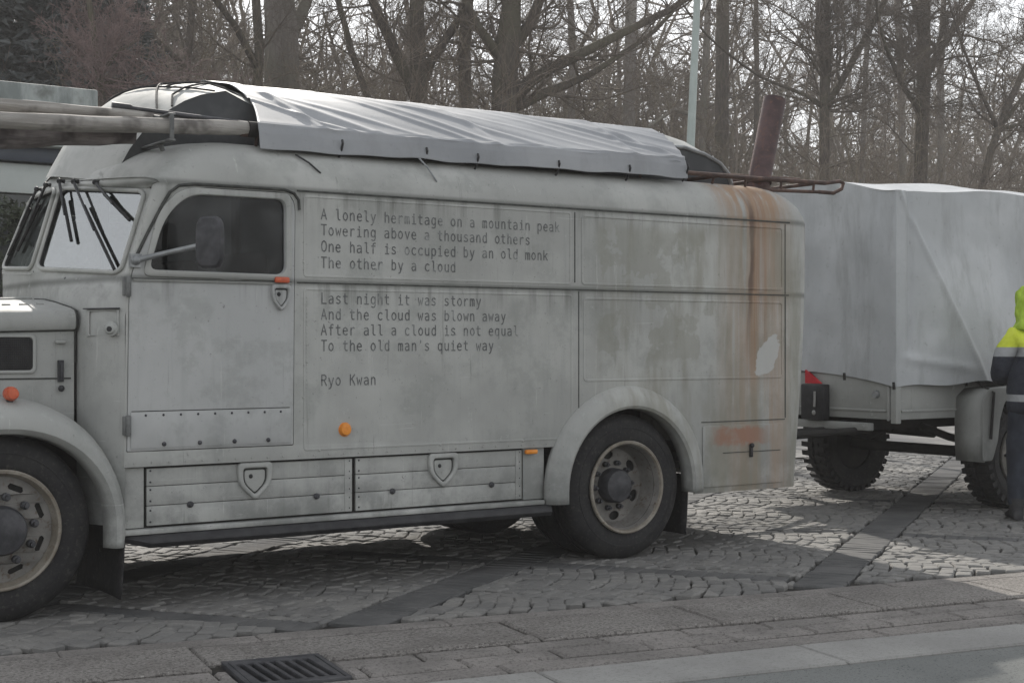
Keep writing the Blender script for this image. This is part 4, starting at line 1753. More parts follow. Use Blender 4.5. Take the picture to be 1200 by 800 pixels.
POEM = [('A lonely hermitage on a mountain peak', 2.106), ('Towering above a thousand others', 2.016), ('One half is occupied by an old monk', 1.924), ('The other by a cloud', 1.832),
        ('Last night it was stormy', 1.630), ('And the cloud was blown away', 1.540), ('After all a cloud is not equal', 1.452), ("To the old man's quiet way", 1.362), ('Ryo Kwan', 1.166)]
PITCH = .04545
ux, uz = .0078, .0098
trnd = random.Random(8)
for text, zb in POEM:
    mb = MB()
    for k, ch in enumerate(text):
        for s, st_ in enumerate(GL.get(ch, [])):
            x0 = 3.812 + k * PITCH + trnd.uniform(-.001, .001)
            ribbon(mb, [(x0 + p[0] * ux, zb + p[1] * uz) for p in st_], .0068, YS - .0022 - s * .0002)
    mb.build('lettering', M['letter'], van, False, weld=False)

# ------------------------------------------------------------------ tarpaulin over the roof
mb = MB()
TV = [(7.522, 2.505), (7.527, 2.545), (7.535, 2.595), (7.546, 2.632), (7.575, 2.652), (7.66, 2.694), (7.75, 2.740), (7.85, 2.791), (7.95, 2.840), (8.05, 2.886), (8.15, 2.926), (8.30, 2.980), (8.5, 3.018)]
TV = TV + [(2 * YC - a, b) for a, b in TV[-2::-1]]
NSUB = 7
NTV = (len(TV) - 1) * NSUB + 1
NTX = 260
cr = random.Random(12)
CREASES = [(4.1 + k * .26 + cr.uniform(-.10, .10), 4.1 + k * .26 - cr.uniform(.8, 1.5), cr.choice((.004, .006, .009, .012)), cr.uniform(.030, .06)) for k in range(14)]
CREASES += [(3.9, 3.62, .010, .03), (6.2, 6.35, .008, .03), (5.1, 5.0, .006, .03), (6.55, 6.2, .012, .04)]


def tarp_fn(i, j):
    t = i / (NTX - 1)
    q = min(j // NSUB, len(TV) - 2)
    w = (j - q * NSUB) / NSUB
    y, z = lerp(TV[q][0], TV[q + 1][0], w), lerp(TV[q][1], TV[q + 1][1], w)
    m = min(1, abs(y - YC) / .95)
    x0 = 3.53 - .06 * m + (.10 * sin(m * pi) if m < 1 else 0)
    x1 = 6.98 - .36 * m ** 1.6
    x = lerp(x0, x1, t)
    hump = min(j, NTV - 1 - j) / NSUB
    slope = max(0, min(1, (hump - 2) / 3)) if hump < 9 else max(.10, (13 - hump) / 4)
    fold = 0
    yy = min(y, 2 * YC - y) - 7.55
    for (xa, xb, am, wd) in CREASES:
        # a crease runs straight from xa at the hem up to xb at the ridge
        dd = x - lerp(xa, xb, max(0, min(1, yy / .95)))
        fold += am * math.exp(-(dd / wd) ** 2) - am * .5 * math.exp(-((dd - wd * 2.2) / (wd * 1.6)) ** 2)
    nz = noise.noise(Vector((x * .9, y * 1.2, 3.1))) * .006
    z2 = z + slope * (fold + nz)
    y2 = y - slope * (fold * .6) * (1 if y < YC else -1)
    if hump <= 3:
        wv = .004 * sin(x * 7.3 + 1) + .003 * sin(x * 17 + .4) + .012 * noise.noise(Vector((x * 3, 0, 7)))
        z2 += wv * .6 + (.012 * (x - 5))
        y2 += wv * .9 * (-1 if y < YC else 1)
    sag = .008 * sin(t * pi * 5) ** 2
    if hump >= 4:
        z2 -= sag * .4
        z2 += .012 * (x - 5) * max(0, (7 - hump) / 3) if hump < 7 else 0
    return (x, y2, z2)


mb.grid(tarp_fn, NTX, NTV)
rt = mb.build('roof_tarpaulin', M['roof_tarp'], None)
rt.modifiers.new('thick', 'SOLIDIFY').thickness = .003
tag(rt, 'silver grey tarpaulin draped over the roof of the old van', 'tarpaulin')
for px_, py_ in ((401, 168), (500, 177), (560, 184), (655, 192), (738, 197), (806, 196)):
    p = at(px_, py_, 7.52)
    mb = MB()
    mb.tube([p + Vector((0, .0, .02)), p + Vector((0, -.008, .0)), p + Vector((.003, .02, -.05)), p + Vector((.004, .06, -.09))], .007, 6)
    mb.build('tie_loop', M['black'], rt)
for (a, b) in (((346, 181), (376, 203)), ((487, 181), (512, 213))):
    p, q = at(*a, 7.53), at(*b, 7.47)
    mb = MB()
    mb.tube([p, p.lerp(q, .5) + Vector((0, -.012, .004)), q], [.006, .006, .005], 6)
    mb.build('tie_cord', M['black'] if a[0] < 400 else M['steel'], rt)

# ------------------------------------------------------------------ poles on the roof in front
def pole(name, a, b, r0, r1, mat, label, seed, lump=.08, n=26, sides=18):
    rr = random.Random(seed)
    mb = MB()
    a, b = Vector(a), Vector(b)
    base = (a + b) / 2
    o = len(mb.v)
    def fn(i, j):
        t = j / (n - 1)
        p = a.lerp(b, t)
        r = lerp(r0, r1, t)
        an = 2 * pi * i / sides
        k = 1 + lump * noise.noise(Vector((p.x * 3 + seed, cos(an) * 1.2, sin(an) * 1.2))) * 2 + lump * .5 * noise.noise(Vector((p.x * 11, cos(an) * 3, seed)))
        bend = .02 * sin(t * 4 + seed)
        return (p.x, p.y + r * k * cos(an) + bend, p.z + r * k * sin(an) + bend * .6)
    mb.grid(fn, sides, n, True)
    mb.add([fn(i, 0) for i in range(sides)], [tuple(range(sides))])
    mb.add([fn(i, n - 1) for i in range(sides)], [tuple(range(sides))])
    ob = mb.build(name, mat, None)
    ob.data.transform(Matrix.Translation(-base))
    ob.location = base
    return tag(ob, label, 'pole', 'wooden poles lashed on the van roof')


p1b = at(299, 152, 7.62)
p1a = at(-60, 141, 7.60)
pole('wooden_pole', (p1a.x - .5, 7.60, p1a.z), p1b, .047, .040, M['pole_wood'], 'peeled wooden pole with a round cut end, nearest along the van roof', 3, .09, 60)
po = [o for o in S.objects if o.name == 'wooden_pole'][0]
mb = MB()
mb.tube([p1b + Vector((-.045, 0, 0)), p1b + Vector((.006, 0, 0))], [.044, .044], 20)
mb.build('end_band', M['under'], po)
p2b = at(140, 158, 7.74)
p2a = at(-60, 166, 7.72)
pole('bark_log', (p2a.x - .5, 7.72, p2a.z - .01), (p2b.x + .08, 7.74, p2b.z + .01), .094, .062, M['bark_log'], 'thick dark log with flaking bark beneath the peeled poles', 11, .16, 40)
p3b = at(232, 140, 7.84)
p3a = at(-60, 122, 7.84)
pole('wooden_pole', (p3a.x - .5, 7.84, p3a.z), (p3b.x, 7.84, p3b.z), .038, .032, M['pole_wood'], 'thinner peeled pole lying above and behind the nearest pole', 7, .12, 60)
for k, (a, b, lab) in enumerate((((131, 124), (303, 147), 'dark metal rod with a thick end lying above the wooden poles'), ((180, 138), (303, 152), 'thin metal rod tucked close behind the nearest wooden pole'))):
    pa_, pb_ = at(*a, 7.86 - k * .10), at(*b, 7.70 - k * .04)
    mb = MB()
    mb.tube([pa_, pa_.lerp(pb_, .12), pa_.lerp(pb_, .14), pb_], [.022 - k * .006, .022 - k * .006, .014, .014], 10)
    o = mb.build('metal_rod', M['hub'], None)
    tag(o, lab, 'rod', 'metal rods on the van roof')
# bracket that carries the poles
mb = MB()
bp = at(197, 148, 7.60)
mb.box(bp.x - .012, 7.54, bp.z - .075, bp.x + .012, 7.552, bp.z + .06)
mb.box(bp.x - .02, 7.54, bp.z + .055, bp.x + .02, 7.90, bp.z + .066)
mb.box(bp.x - .02, 7.54, bp.z - .085, bp.x + .02, 7.95, bp.z - .073)
mb.tube([(bp.x, 7.72, bp.z - .08), (bp.x + .1, 7.78, 2.33)], .014, 8)
mb.build('pole_bracket', M['steel_dark'], van, bevel=.003)
# cords across the raised roof
mb = MB()


def on_pod(i, t):
    i0 = min(int(i), len(POD) - 2)
    f = i - i0
    a, b = Vector(pod_fn(i0, t * (NP - 1))), Vector(pod_fn(i0 + 1, t * (NP - 1)))
    return a.lerp(b, f) + Vector((-.008, 0, .007))


for pts in (((4.2, .0), (6.0, .30), (7.4, .55), (8.7, .80)), ((7.6, .0), (6.6, .25), (5.6, .6), (5.2, 1.0)), ((8.6, .05), (7.6, .35), (6.8, .7), (6.4, 1.0)), ((5.2, .0), (6.0, .12), (7.9, .22), (9.2, .30)), ((6.4, .3), (7.2, .32), (9.3, .55))):
    path = []
    for (i0, t0), (i1, t1) in zip(pts, pts[1:]):
        for k in range(6):
            path.append(on_pod(lerp(i0, i1, k / 6), lerp(t0, t1, k / 6)))
    path.append(on_pod(*pts[-1]))
    mb.tube(path, .006, 6)
tag(mb.build('tie_rope', M['rubber'], None), 'thin dark rope criss-crossing the rounded front of the raised roof', 'rope')

# ------------------------------------------------------------------ trailer
TX, TY0, TY1 = 9.256, 8.0, 10.1
TX1 = 13.6
trailer = empty('covered_trailer', (11.3, 9.05, 0))
tag(trailer, 'grey box trailer under a pale tarpaulin hitched behind the old van', 'trailer')
M['bed'] = paint('trailer_bed_paint', False, (.25, .255, .243), (.33, .335, .32))
ZB, ZT = .757, 1.16
mb = MB()
mb.box(TX, TY0 + .02, ZB + .03, TX + .035, TY1 - .02, ZT)
mb.box(TX - .012, TY0 + .10, ZB + .09, TX + .01, TY1 - .06, ZB + .11)
mb.build('front_board', M['bed'], trailer, bevel=.006)
mb = MB()
mb.box(TX + .02, TY0, ZB + .03, TX1, TY0 + .035, ZT)
mb.box(TX + .06, TY0 - .012, ZB + .09, TX1 - .06, TY0 + .01, ZB + .11)
mb.build('side_board', M['bed'], trailer, bevel=.006)
mb = MB()
mb.box(TX + .02, TY1 - .035, ZB + .03, TX1, TY1, ZT)
mb.build('side_board', M['bed'], trailer, bevel=.006)
mb = MB()
mb.box(TX1 - .035, TY0 + .036, ZB + .03, TX1, TY1 - .036, ZT)
mb.build('tail_board', M['bed'], trailer, bevel=.006)
mb = MB()
mb.box(TX - .016, TY0 - .016, ZB, TX + .045, TY0 + .045, ZT - .1)
mb.box(TX - .018, TY0 + .055, ZB + .02, TX - .004, TY0 + .085, ZT - .1)
mb.build('corner_post', M['bed'], trailer, bevel=.008)
mb = MB()
mb.box(TX + .04, TY0 + .05, ZB + .06, TX1 - .04, TY1 - .05, ZB + .10)
for y in (8.35, 9.6):
    mb.box(TX + .05, y, ZB - .07, TX1, y + .09, ZB + .06)
mb.tube([(10.65, 7.95, .45), (10.65, 9.9, .45)], .05, 10)
for y in (8.32, 9.55):
    mb.tube([(9.95, y, .70), (10.3, y, .60), (10.65, y, .53), (11.0, y, .60), (11.35, y, .70)], .035, 8)
mb.box(10.6, 8.25, .50, 10.72, 8.40, .72)
mb.tube([(10.2, 8.9, .66), (10.8, 8.9, .60)], .06, 10)
mb.build('trailer_frame', M['under'], trailer, bevel=.004)
mb = MB()
mb.tube([(7.65, 8.75, .62), (8.4, 8.75, .64), (TX + .1, 8.75, .66)], .045, 10)
mb.tube([(8.0, 8.75, .63), (TX + .1, 8.35, .69)], .03, 8)
mb.tube([(8.0, 8.75, .63), (TX + .1, 9.4, .69)], .03, 8)
mb.build('drawbar', M['under'], trailer)
mb = MB()
mb.box(TX - .05, TY0 + .25, .690, TX + .02, TY1 - .02, .752)
mb.build('front_crossbeam', M['bed'], trailer, bevel=.006)


def trailer_wheel(face, out):
    c = (10.65, face, .455)
    w = empty('wheel', (c[0] - trailer.location.x, c[1] - trailer.location.y, c[2]))
    w.parent = trailer
    make_tyre(c, .445, .26, .255, out, w, lugs=34)
    mb = MB()
    mb.lathe([(.258, .03), (.268, .01), (.262, -.004), (.25, .0), (.245, .04), (.235, .08), (.20, .10), (.15, .075), (.10, .07), (0, .07)], c, 48, 'y', -out)
    mb.build('rim', M['wheel_trailer'], w)
    mb = MB()
    mb.lathe([(.24, .09), (.235, .22), (.0, .225)], c, 32, 'y', -out)
    mb.build('brake_drum', M['under'], w)
    mb = MB()
    mb.lathe([(.075, .07), (.072, .02), (.05, .0), (0, -.005)], c, 24, 'y', -out)
    for k in range(6):
        a = 2 * pi * k / 6
        mb.lathe([(.014, .08), (.014, .055), (0, .053)], (c[0] + .12 * cos(a), c[1], c[2] + .12 * sin(a)), 8, 'y', -out)
    mb.build('hub', M['hub'], w)


trailer_wheel(7.84, -1)
trailer_wheel(9.95, 1)
# mudguards: a front apron that bends over the wheel
for (y0, y1) in ((7.72, TY0 + .005), (TY1 - .10, 10.30)):
    prof = [(10.00, .43), (9.985, .60), (9.985, .80), (10.0, .96), (10.10, 1.03), (10.45, 1.05), (11.0, 1.04), (11.14, .98), (11.2, .80), (11.2, .45)]
    mb = MB()
    mb.grid(lambda i, j: (prof[i][0] + .02 * (1 - j) * 0, (y0, y1)[j], prof[i][1]), len(prof), 2)
    # cheek that closes the side in front of the wheel
    o = mb.build('mudguard', M['bed'], trailer)
    o.modifiers.new('thick', 'SOLIDIFY').thickness = .012
mb = MB()
panel(mb, round_poly([(9.975, .44), (10.10, .44), (10.17, .60), (10.20, .78), (10.26, .92), (10.40, 1.00), (10.40, 1.045), (10.06, 1.035), (9.975, .95)], .03, 4), [], .010, .003, lambda a, b, c: (a, 7.718 - c, b))
mb.build('mudguard_cheek', M['bed'], trailer)
mb = MB()
mb.tube([(10.12, TY0 - .05, 1.12), (10.10, TY0 - .30, 1.0), (10.06, TY0 - .30, .62)], .012, 8)
mb.build('tarp_tie', M['under'], trailer)
mb = MB()
mb.tube([(TX - .03, 8.20, .99), (TX - .008, 8.20, .99)], [.028, .034], 16)
mb.build('front_marker', M['steel'], trailer)
mb = MB()
pA = atx = None
mb.box(TX - .10, 8.70, .76, TX - .016, 8.96, 1.06)
cb = mb.build('battery_box', M['black'], trailer, bevel=.012)
mb = MB()
mb.tube([(TX - .105, 8.79, 1.0), (TX - .11, 8.785, .94), (TX - .11, 8.79, .87)], .010, 8)
mb.sphere((TX - .106, 8.80, .82), (.008, .022, .022), 10, 6)
mb.build('box_buckle', M['strip'], cb)
mb = MB()
mb.add([(TX - .02, 8.955, 1.18), (TX - .02, 8.955, 1.065), (TX - .02, 8.78, 1.065), (TX - .05, 8.955, 1.18), (TX - .05, 8.955, 1.065), (TX - .05, 8.78, 1.065)], [(0, 1, 2), (3, 4, 5), (0, 1, 4, 3), (1, 2, 5, 4), (2, 0, 3, 5)])
mb.build('red_reflector', M['red'], trailer, False)

# tarpaulin cover: front face, near side with a big diagonal fold, top
mb = MB()
NA = 60


def hem_front(y):
    d = max(0, (y - TY0))
    return 1.055 + .15 * (1 - math.exp(-d / .7))


def hem_side(x):
    d = x - TX
    return lerp(1.055, 1.085, smooth01(d / .9)) - .02 * sin(max(0, d - .9) * 2.2) + .012 * sin(d * 9)


def top_z(x, y):
    d = min(y - TY0, TY1 - y)
    a = 2.64 + .13 * smooth01(d / .7)
    dx = min(x - TX, TX1 - x)
    return a + .055 * smooth01(dx / 1.2) - .012 * sin(dx * 2.6) ** 2


def wr(p, s=1.0):
    return (noise.noise(Vector(p) * 2.3) * .020 + noise.noise(Vector(p) * 6.0) * .007) * s


def front_fn(i, j):
    y = TY0 + (TY1 - TY0) * (i / 49) ** 1.25
    t = j / 29
    z = lerp(hem_front(y), top_z(TX, y), t)
    k = (z - 1.05) / 1.6
    diag = (y - TY0) - (1.0 - k * .55)
    x = TX - .018 - .02 * math.exp(-(diag / .07) ** 2) - .05 * math.exp(-(y - TY0) / .2) * (1 - k) * .4
    x += .028 * smooth01(((y - TY0) - .1) / .4) * sin(k * pi) + wr((y, z, 2.0)) * min(1, 3 * t + .1)
    if i == 0:
        x = TX - .020
    return (x, y - (.02 if i == 0 else 0), z)


mb.grid(front_fn, 50, 30)


def side_fn(i, j):
    x = TX - .020 + (TX1 - TX + .04) * (i / 219) ** 1.5
    t = j / 59
    z = lerp(hem_side(x), top_z(x, TY0), t)
    d = x - TX
    # the fold runs from the top corner down to the mudguard
    dl = .03 + .86 * (1 - (z - 1.1) / 1.52)
    amp = .17 * smooth01((2.63 - z) / 1.5)
    off = amp * (max(0.0, min(1, d / max(.05, dl))) ** 1.3 if d < dl else 1 - .35 * smooth01((d - dl) / 1.2))
    y = TY0 - .02 - off - .014 * math.exp(-((d - dl) / .022) ** 2)
    y += .020 * math.exp(-((d - .13) / .03) ** 2) * smooth01((z - 1.1) / .3)
    y += wr((x, z, 5.0), .8) * min(1, d * 4) * min(1, 3 * t + .15)
    y -= .022 * math.exp(-((z - (1.30 - .14 * d)) / .035) ** 2) * smooth01(d / .15) * smooth01((.9 - d) / .3)
    if d > 1.0:
        y += .014 * sin((x - 10) * 5.2 + z * 2.1) * sin(t * pi)
    if i == 0:
        y = TY0 - .020
        x = TX - .020
    return (x, y, z)


mb.grid(side_fn, 220, 60)


def topf(i, j):
    x = TX - .020 + (TX1 - TX + .04) * (i / 219) ** 1.5
    y = TY0 + (TY1 - TY0) * (j / 49) ** 1.25
    z = top_z(x, y)
    if j == 0:
        return side_fn(i, 59)
    if i == 0:
        return front_fn(j, 29)
    return (x, y, z + wr((x, y, 9.0), .25) * min(1, (y - TY0) * 3))


mb.grid(topf, 220, 50)
mb.grid(lambda i, j: (TX1 + .02, lerp(TY0, TY1, i / 10), lerp(.9, top_z(TX1, lerp(TY0, TY1, i / 10)), j / 10)), 11, 11)
mb.grid(lambda i, j: (lerp(TX, TX1, i / 20), TY1 + .015, lerp(.95, top_z(lerp(TX, TX1, i / 20), TY1), j / 10)), 21, 11)
cov = mb.build('tarpaulin_cover', M['trailer_tarp'], trailer, angle=80)
mb = MB()
for (px_, py_) in ((993, 440), (1046, 450), (1131, 446)):
    p = at(px_, py_ + 2, TY0 - .04) if px_ > 1040 else Vector((TX - .05, 8.52, 1.13))
    mb.tube([p + Vector((0, -.01, .03)), p + Vector((0, -.015, -.03))], .012, 6)
mb.build('cover_hook', M['under'], cov)

# ------------------------------------------------------------------ person
def skin_mesh(name, joints, links, mat, parent, sub=2, root=0):
    me = bpy.data.meshes.new(name)
    off = Vector(parent.location) if parent else Vector()
    me.from_pydata([Vector(j[0]) - off for j in joints], links, [])
    ob = bpy.data.objects.new(name, me)
    COL.objects.link(ob)
    ob.modifiers.new('skin', 'SKIN')
    for i, j in enumerate(joints):
        r = j[1]
        me.skin_vertices[0].data[i].radius = r if isinstance(r, tuple) else (r, r)
    me.skin_vertices[0].data[root].use_root = True
    ss = ob.modifiers.new('sub', 'SUBSURF')
    ss.levels = ss.render_levels = sub
    dg = bpy.context.evaluated_depsgraph_get()
    m2 = bpy.data.meshes.new_from_object(ob.evaluated_get(dg))
    m2.name = name
    bpy.data.objects.remove(ob)
    m2.materials.clear()
    m2.materials.append(mat)
    m2.polygons.foreach_set('use_smooth', [True] * len(m2.polygons))
    o = bpy.data.objects.new(name, m2)
    COL.objects.link(o)
    o.parent = parent
    return o


PX, PY = 10.06, 7.30
person = empty('person', (PX, PY, 0))
tag(person, 'person in a yellow and navy high-visibility jacket with hood up standing beside the trailer wheel', 'person')
FW = Vector((.62, .78, 0)).normalized()        # the way the person faces: away, towards the trailer
LF = Vector((-FW.y, FW.x, 0))                  # their left


def pp(f, l, z):
    q = Vector((PX, PY, 0)) + FW * f + LF * l
    return Vector((q.x, q.y, z))


M['skin'] = speckled('skin', (.50, .30, .22), (.56, .35, .26), 9, 0.55)
J = [(pp(0, 0, .98), (.12, .10)), (pp(0, 0, 1.2), (.11, .09)), (pp(.01, 0, 1.42), (.12, .09)), (pp(.0, 0, 1.53), .065), (pp(.03, 0, 1.62), .07), (pp(.05, 0, 1.70), (.085, .095)), (pp(.045, 0, 1.79), (.078, .088))]
Lk = [(0, 1), (1, 2), (2, 3), (3, 4), (4, 5), (5, 6)]
for s in (1, -1):
    b = len(J)
    J += [(pp(.0, s * .16, 1.46), .055), (pp(-.01, s * .23, 1.20), .045), (pp(.20, s * .20, 1.13), .038), (pp(.27, s * .16, 1.14), (.038, .022)), (pp(.31, s * .15, 1.15), (.040, .018))]
    Lk += [(2, b), (b, b + 1), (b + 1, b + 2), (b + 2, b + 3), (b + 3, b + 4)]
    for q, (dl, ln) in enumerate(((.03, .072), (.010, .085), (-.010, .08), (-.028, .062))):
        c = len(J)
        base = pp(.315, s * .15 + dl, 1.152)
        J += [(pp(.325, s * .15 + dl, 1.155), .0095), (pp(.325 + ln * .5, s * .15 + dl * 1.15, 1.158), .0088), (pp(.325 + ln * .95, s * .15 + dl * 1.15, 1.14), .0078)]
        Lk += [(b + 4, c), (c, c + 1), (c + 1, c + 2)]
    c = len(J)
    J += [(pp(.29, s * (.15 - .045), 1.155), .011), (pp(.325, s * (.15 - .062), 1.165), .0095)]
    Lk += [(b + 3, c), (c, c + 1)]
    b = len(J)
    J += [(pp(0, s * .10, .90), .095), (pp(.02, s * .12, .50), .062), (pp(-.01, s * .13, .12), .035), (pp(.09, s * .14, .045), (.024, .022))]
    Lk += [(0, b), (b, b + 1), (b + 1, b + 2), (b + 2, b + 3)]
body = skin_mesh('body', J, Lk, M['skin'], person)
mb = MB()
mb.sphere(pp(.150, 0, 1.705), (.016, .016, .024), 10, 7)
for s in (1, -1):
    mb.sphere(pp(.128, s * .032, 1.745), .012, 10, 7)
    mb.sphere(pp(.04, s * .092, 1.73), (.02, .014, .03), 10, 7)
mb.sphere(pp(.128, 0, 1.66), (.012, .022, .007), 10, 7)
mb.build('face', M['skin'], person)

jm = NT('hi_vis_jacket')
_, _, z_ = jm.xyz()
nz = jm.noise(7, 4)
yel = jm.mix(jm.step(nz, 0.35, 0.65), (.58, .66, .045), (.68, .76, .08))
nav = jm.mix(jm.step(nz, 0.35, 0.65), (.018, .022, .034), (.032, .037, .05))
band = (.34, .35, .36)
c_ = jm.mix(jm.math('GREATER_THAN', z_, 1.365), nav, yel)
g1 = jm.math('MULTIPLY', jm.math('GREATER_THAN', z_, 1.300), jm.math('LESS_THAN', z_, 1.375))
g2 = jm.math('MULTIPLY', jm.math('GREATER_THAN', z_, .945), jm.math('LESS_THAN', z_, 1.0))
c_ = jm.mix(jm.math('MAXIMUM', g1, g2), c_, band)
jm.bump(jm.noise(12, 4, 0.6, None, 0.8), 0.6, 0.03)
M['jacket'] = jm.done(c_, 0.65, 0, 0.3)
M['hivis'] = speckled('hi_vis_yellow', (.34, .50, .035), (.43, .60, .06), 8, 0.65, 0.4, 14)
M['jeans'] = speckled('dark_denim', (.016, .020, .030), (.030, .036, .050), 10, 0.85, 0.4, 25)
M['boot'] = speckled('dark_boot', (.014, .014, .016), (.03, .03, .032), 10, 0.6)

# jacket: torso as a tube with folds, sleeves grown from a skeleton
JJ = [(pp(0, 0, .83), (.20, .17)), (pp(0, 0, .90), (.235, .20)), (pp(0, 0, 1.0), (.235, .20)), (pp(-.01, 0, 1.20), (.235, .19)), (pp(-.01, 0, 1.40), (.22, .175)), (pp(.0, 0, 1.53), (.13, .12))]
JL = [(0, 1), (1, 2), (2, 3), (3, 4), (4, 5)]
for s in (1, -1):
    b = len(JJ)
    JJ += [(pp(-.01, s * .175, 1.47), .115), (pp(-.02, s * .225, 1.32), .10), (pp(-.01, s * .245, 1.19), .095), (pp(.11, s * .23, 1.12), .08), (pp(.21, s * .18, 1.13), .062)]
    JL += [(4, b), (b, b + 1), (b + 1, b + 2), (b + 2, b + 3), (b + 3, b + 4)]
jk = skin_mesh('jacket', JJ, JL, M['jacket'], person, 2)
dm = jk.modifiers.new('folds', 'DISPLACE')
tx = bpy.data.textures.new('folds', 'CLOUDS')
tx.noise_scale = .10
dm.texture = tx
dm.strength = .035
dm.mid_level = .5
# hood
mb = MB()


def hood_fn(i, j):
    a = 2 * pi * i / 32
    prof = [(.095, 1.50, -.02), (.150, 1.50, -.03), (.158, 1.545, -.035), (.128, 1.58, -.02), (.130, 1.64, .0), (.135, 1.70, .012), (.132, 1.765, .02), (.112, 1.83, .025), (.07, 1.873, .025), (.0, 1.885, .02)]
    r, z, f = prof[j]
    k = 1 + .09 * noise.noise(Vector((cos(a) * 2, sin(a) * 2, z * 9))) + .05 * noise.noise(Vector((cos(a) * 5, sin(a) * 5, z * 20)))
    ff = r * cos(a) * 1.12
    if j > 3 and cos(a) > .55:
        ff = min(ff, .045)
    return pp(f + ff * k, r * sin(a) * k, z)


mb.grid(hood_fn, 32, 10, True)
hd = mb.build('hood', M['hivis'], person, angle=80)
hd.modifiers.new('sub', 'SUBSURF').render_levels = 2
dm = hd.modifiers.new('folds', 'DISPLACE')
dm.texture = tx
dm.strength = .05
dm.mid_level = .5
# trousers and boots
TJ = [(pp(0, 0, 1.10), (.16, .13)), (pp(0, 0, .96), (.165, .135))]
TL = [(0, 1)]
for s in (1, -1):
    b = len(TJ)
    TJ += [(pp(0, s * .10, .86), (.115, .115)), (pp(.03, s * .12, .50), .085), (pp(0, s * .13, .14), .072), (pp(.0, s * .13, .09), .072)]
    TL += [(1, b), (b, b + 1), (b + 1, b + 2), (b + 2, b + 3)]
tr = skin_mesh('trousers', TJ, TL, M['jeans'], person, 2)
dm = tr.modifiers.new('folds', 'DISPLACE')
dm.texture = tx
dm.strength = .025
dm.mid_level = .5
for s in (1, -1):
    mb = MB()
    secs = [(-.095, .035, .055), (-.085, .042, .10), (-.03, .048, .12), (.03, .046, .105), (.09, .050, .075), (.15, .048, .058), (.185, .030, .042)]
    def boot_fn(i, j):
        f, w_, h_ = secs[j]
        a = 2 * pi * i / 16
        return pp(f, s * .135 + w_ * cos(a), max(.004, h_ / 2 + h_ / 2 * sin(a) * 1.05))
    mb.grid(boot_fn, 16, len(secs), True)
    mb.add([boot_fn(i, 0) for i in range(16)], [tuple(range(16))])
    mb.add([boot_fn(i, len(secs) - 1) for i in range(16)], [tuple(range(16))])
    mb.tube([pp(-.03, s * .135, .05), pp(-.02, s * .133, .17)], [.056, .056], 14)
    mb.build('boot', M['boot'], person, angle=60)

# ------------------------------------------------------------------ lamp post
lb = at(799, 398, 18)
lt = at(817, 0, 18)
lamp = empty('lamp_post', (lb.x - .05, 18, -0.012))
tag(lamp, 'pale green steel lamp post rising behind the van roof', 'lamp post')
M['lamp'] = speckled('pale_green_steel', (.33, .38, .36), (.39, .44, .42), 3, 0.5)
d_ = (lt - lb)
mb = MB()
mb.tube([lb + d_ * -.35, lb, lb + d_ * .5, lt, lb + d_ * 1.5], [.085, .082, .07, .055, .045], 16)
mb.build('post', M['lamp'], lamp)
tp = lb + d_ * 1.5
mb = MB()
mb.tube([tp, tp + Vector((-.1, -.6, .25)), tp + Vector((-.2, -1.2, .3))], .04, 10)
mb.sphere(tp + Vector((-.25, -1.5, .3)), (.14, .35, .07), 16, 8)
mb.build('lamp_head', M['lamp'], lamp)

# ------------------------------------------------------------------ low building behind, far left
bld = empty('flat_roofed_building', (0, 20, -.15))
tag(bld, 'low flat-roofed pale building behind the bonnet of the van', 'building')
BY, BX0, BX1 = 18.0, -9.0, 6.08
cm = NT('streaked_concrete')
c_ = cm.mix(cm.step(cm.noise(1.0, 5, 0.7, cm.scaled(cm.pos, (5, 5, 1.2))), 0.38, 0.65), (.16, .18, .175), (.30, .325, .315))
c_ = cm.mix(cm.step(cm.noise(3, 5), 0.5, 0.7), c_, (.13, .14, .13))
M['facade'] = cm.done(c_, 0.8)
M['pale_panel'] = speckled('pale_facade_panel', (.34, .375, .36), (.44, .47, .455), 0.9, 0.5, obj=False)
M['navy'] = speckled('navy_fascia', (.030, .040, .058), (.045, .055, .075), 2, 0.4, obj=False)
mb = MB()
mb.box(BX0, BY + .3, -.15, BX1, BY + 6, 3.9)
mb.build('wall', M['facade'], bld, False)
mb = MB()
mb.box(BX0 - .1, BY + .55, 3.95, BX1 + .22, BY + 6, 4.66)
mb.build('parapet', M['facade'], bld, bevel=.02)
mb = MB()
mb.box(BX0 - .2, BY - .1, 3.80, BX1 + .15, BY + 6.1, 3.945)
mb.build('roof_edge', M['pale_panel'], bld, bevel=.02)
mb = MB()
mb.box(BX0, BY + .05, 3.62, BX1, BY + .28, 3.795)
mb.build('fascia', M['navy'], bld, bevel=.01)
k = 0
x = BX1 - .05
while x > BX0 + 1.2:
    mb = MB()
    mb.box(x - 1.16, BY + .16, 3.24, x, BY + .26, 3.60)
    mb.build('upper_panel', M['pale_panel'], bld, bevel=.01)
    x -= 1.2
mb = MB()
mb.box(BX0 + .3, BY + .20, .9, BX1 - .3, BY + .27, 3.22)
mb.build('window_band', speckled('dark_window_glass', (.02, .024, .026), (.04, .045, .045), 1.0, 0.1, obj=False), bld, False)


# ------------------------------------------------------------------ vegetation
def rvec(r):
    return Vector((r.gauss(0, 1), r.gauss(0, 1), r.gauss(0, 1))).normalized()


class Twigs:
    """many thin tubes, written straight to vertex lists"""
    def __init__(self):
        self.mb = MB()

    def line(self, pts, rad, n):
        self.mb.tube(pts, rad, n, False)


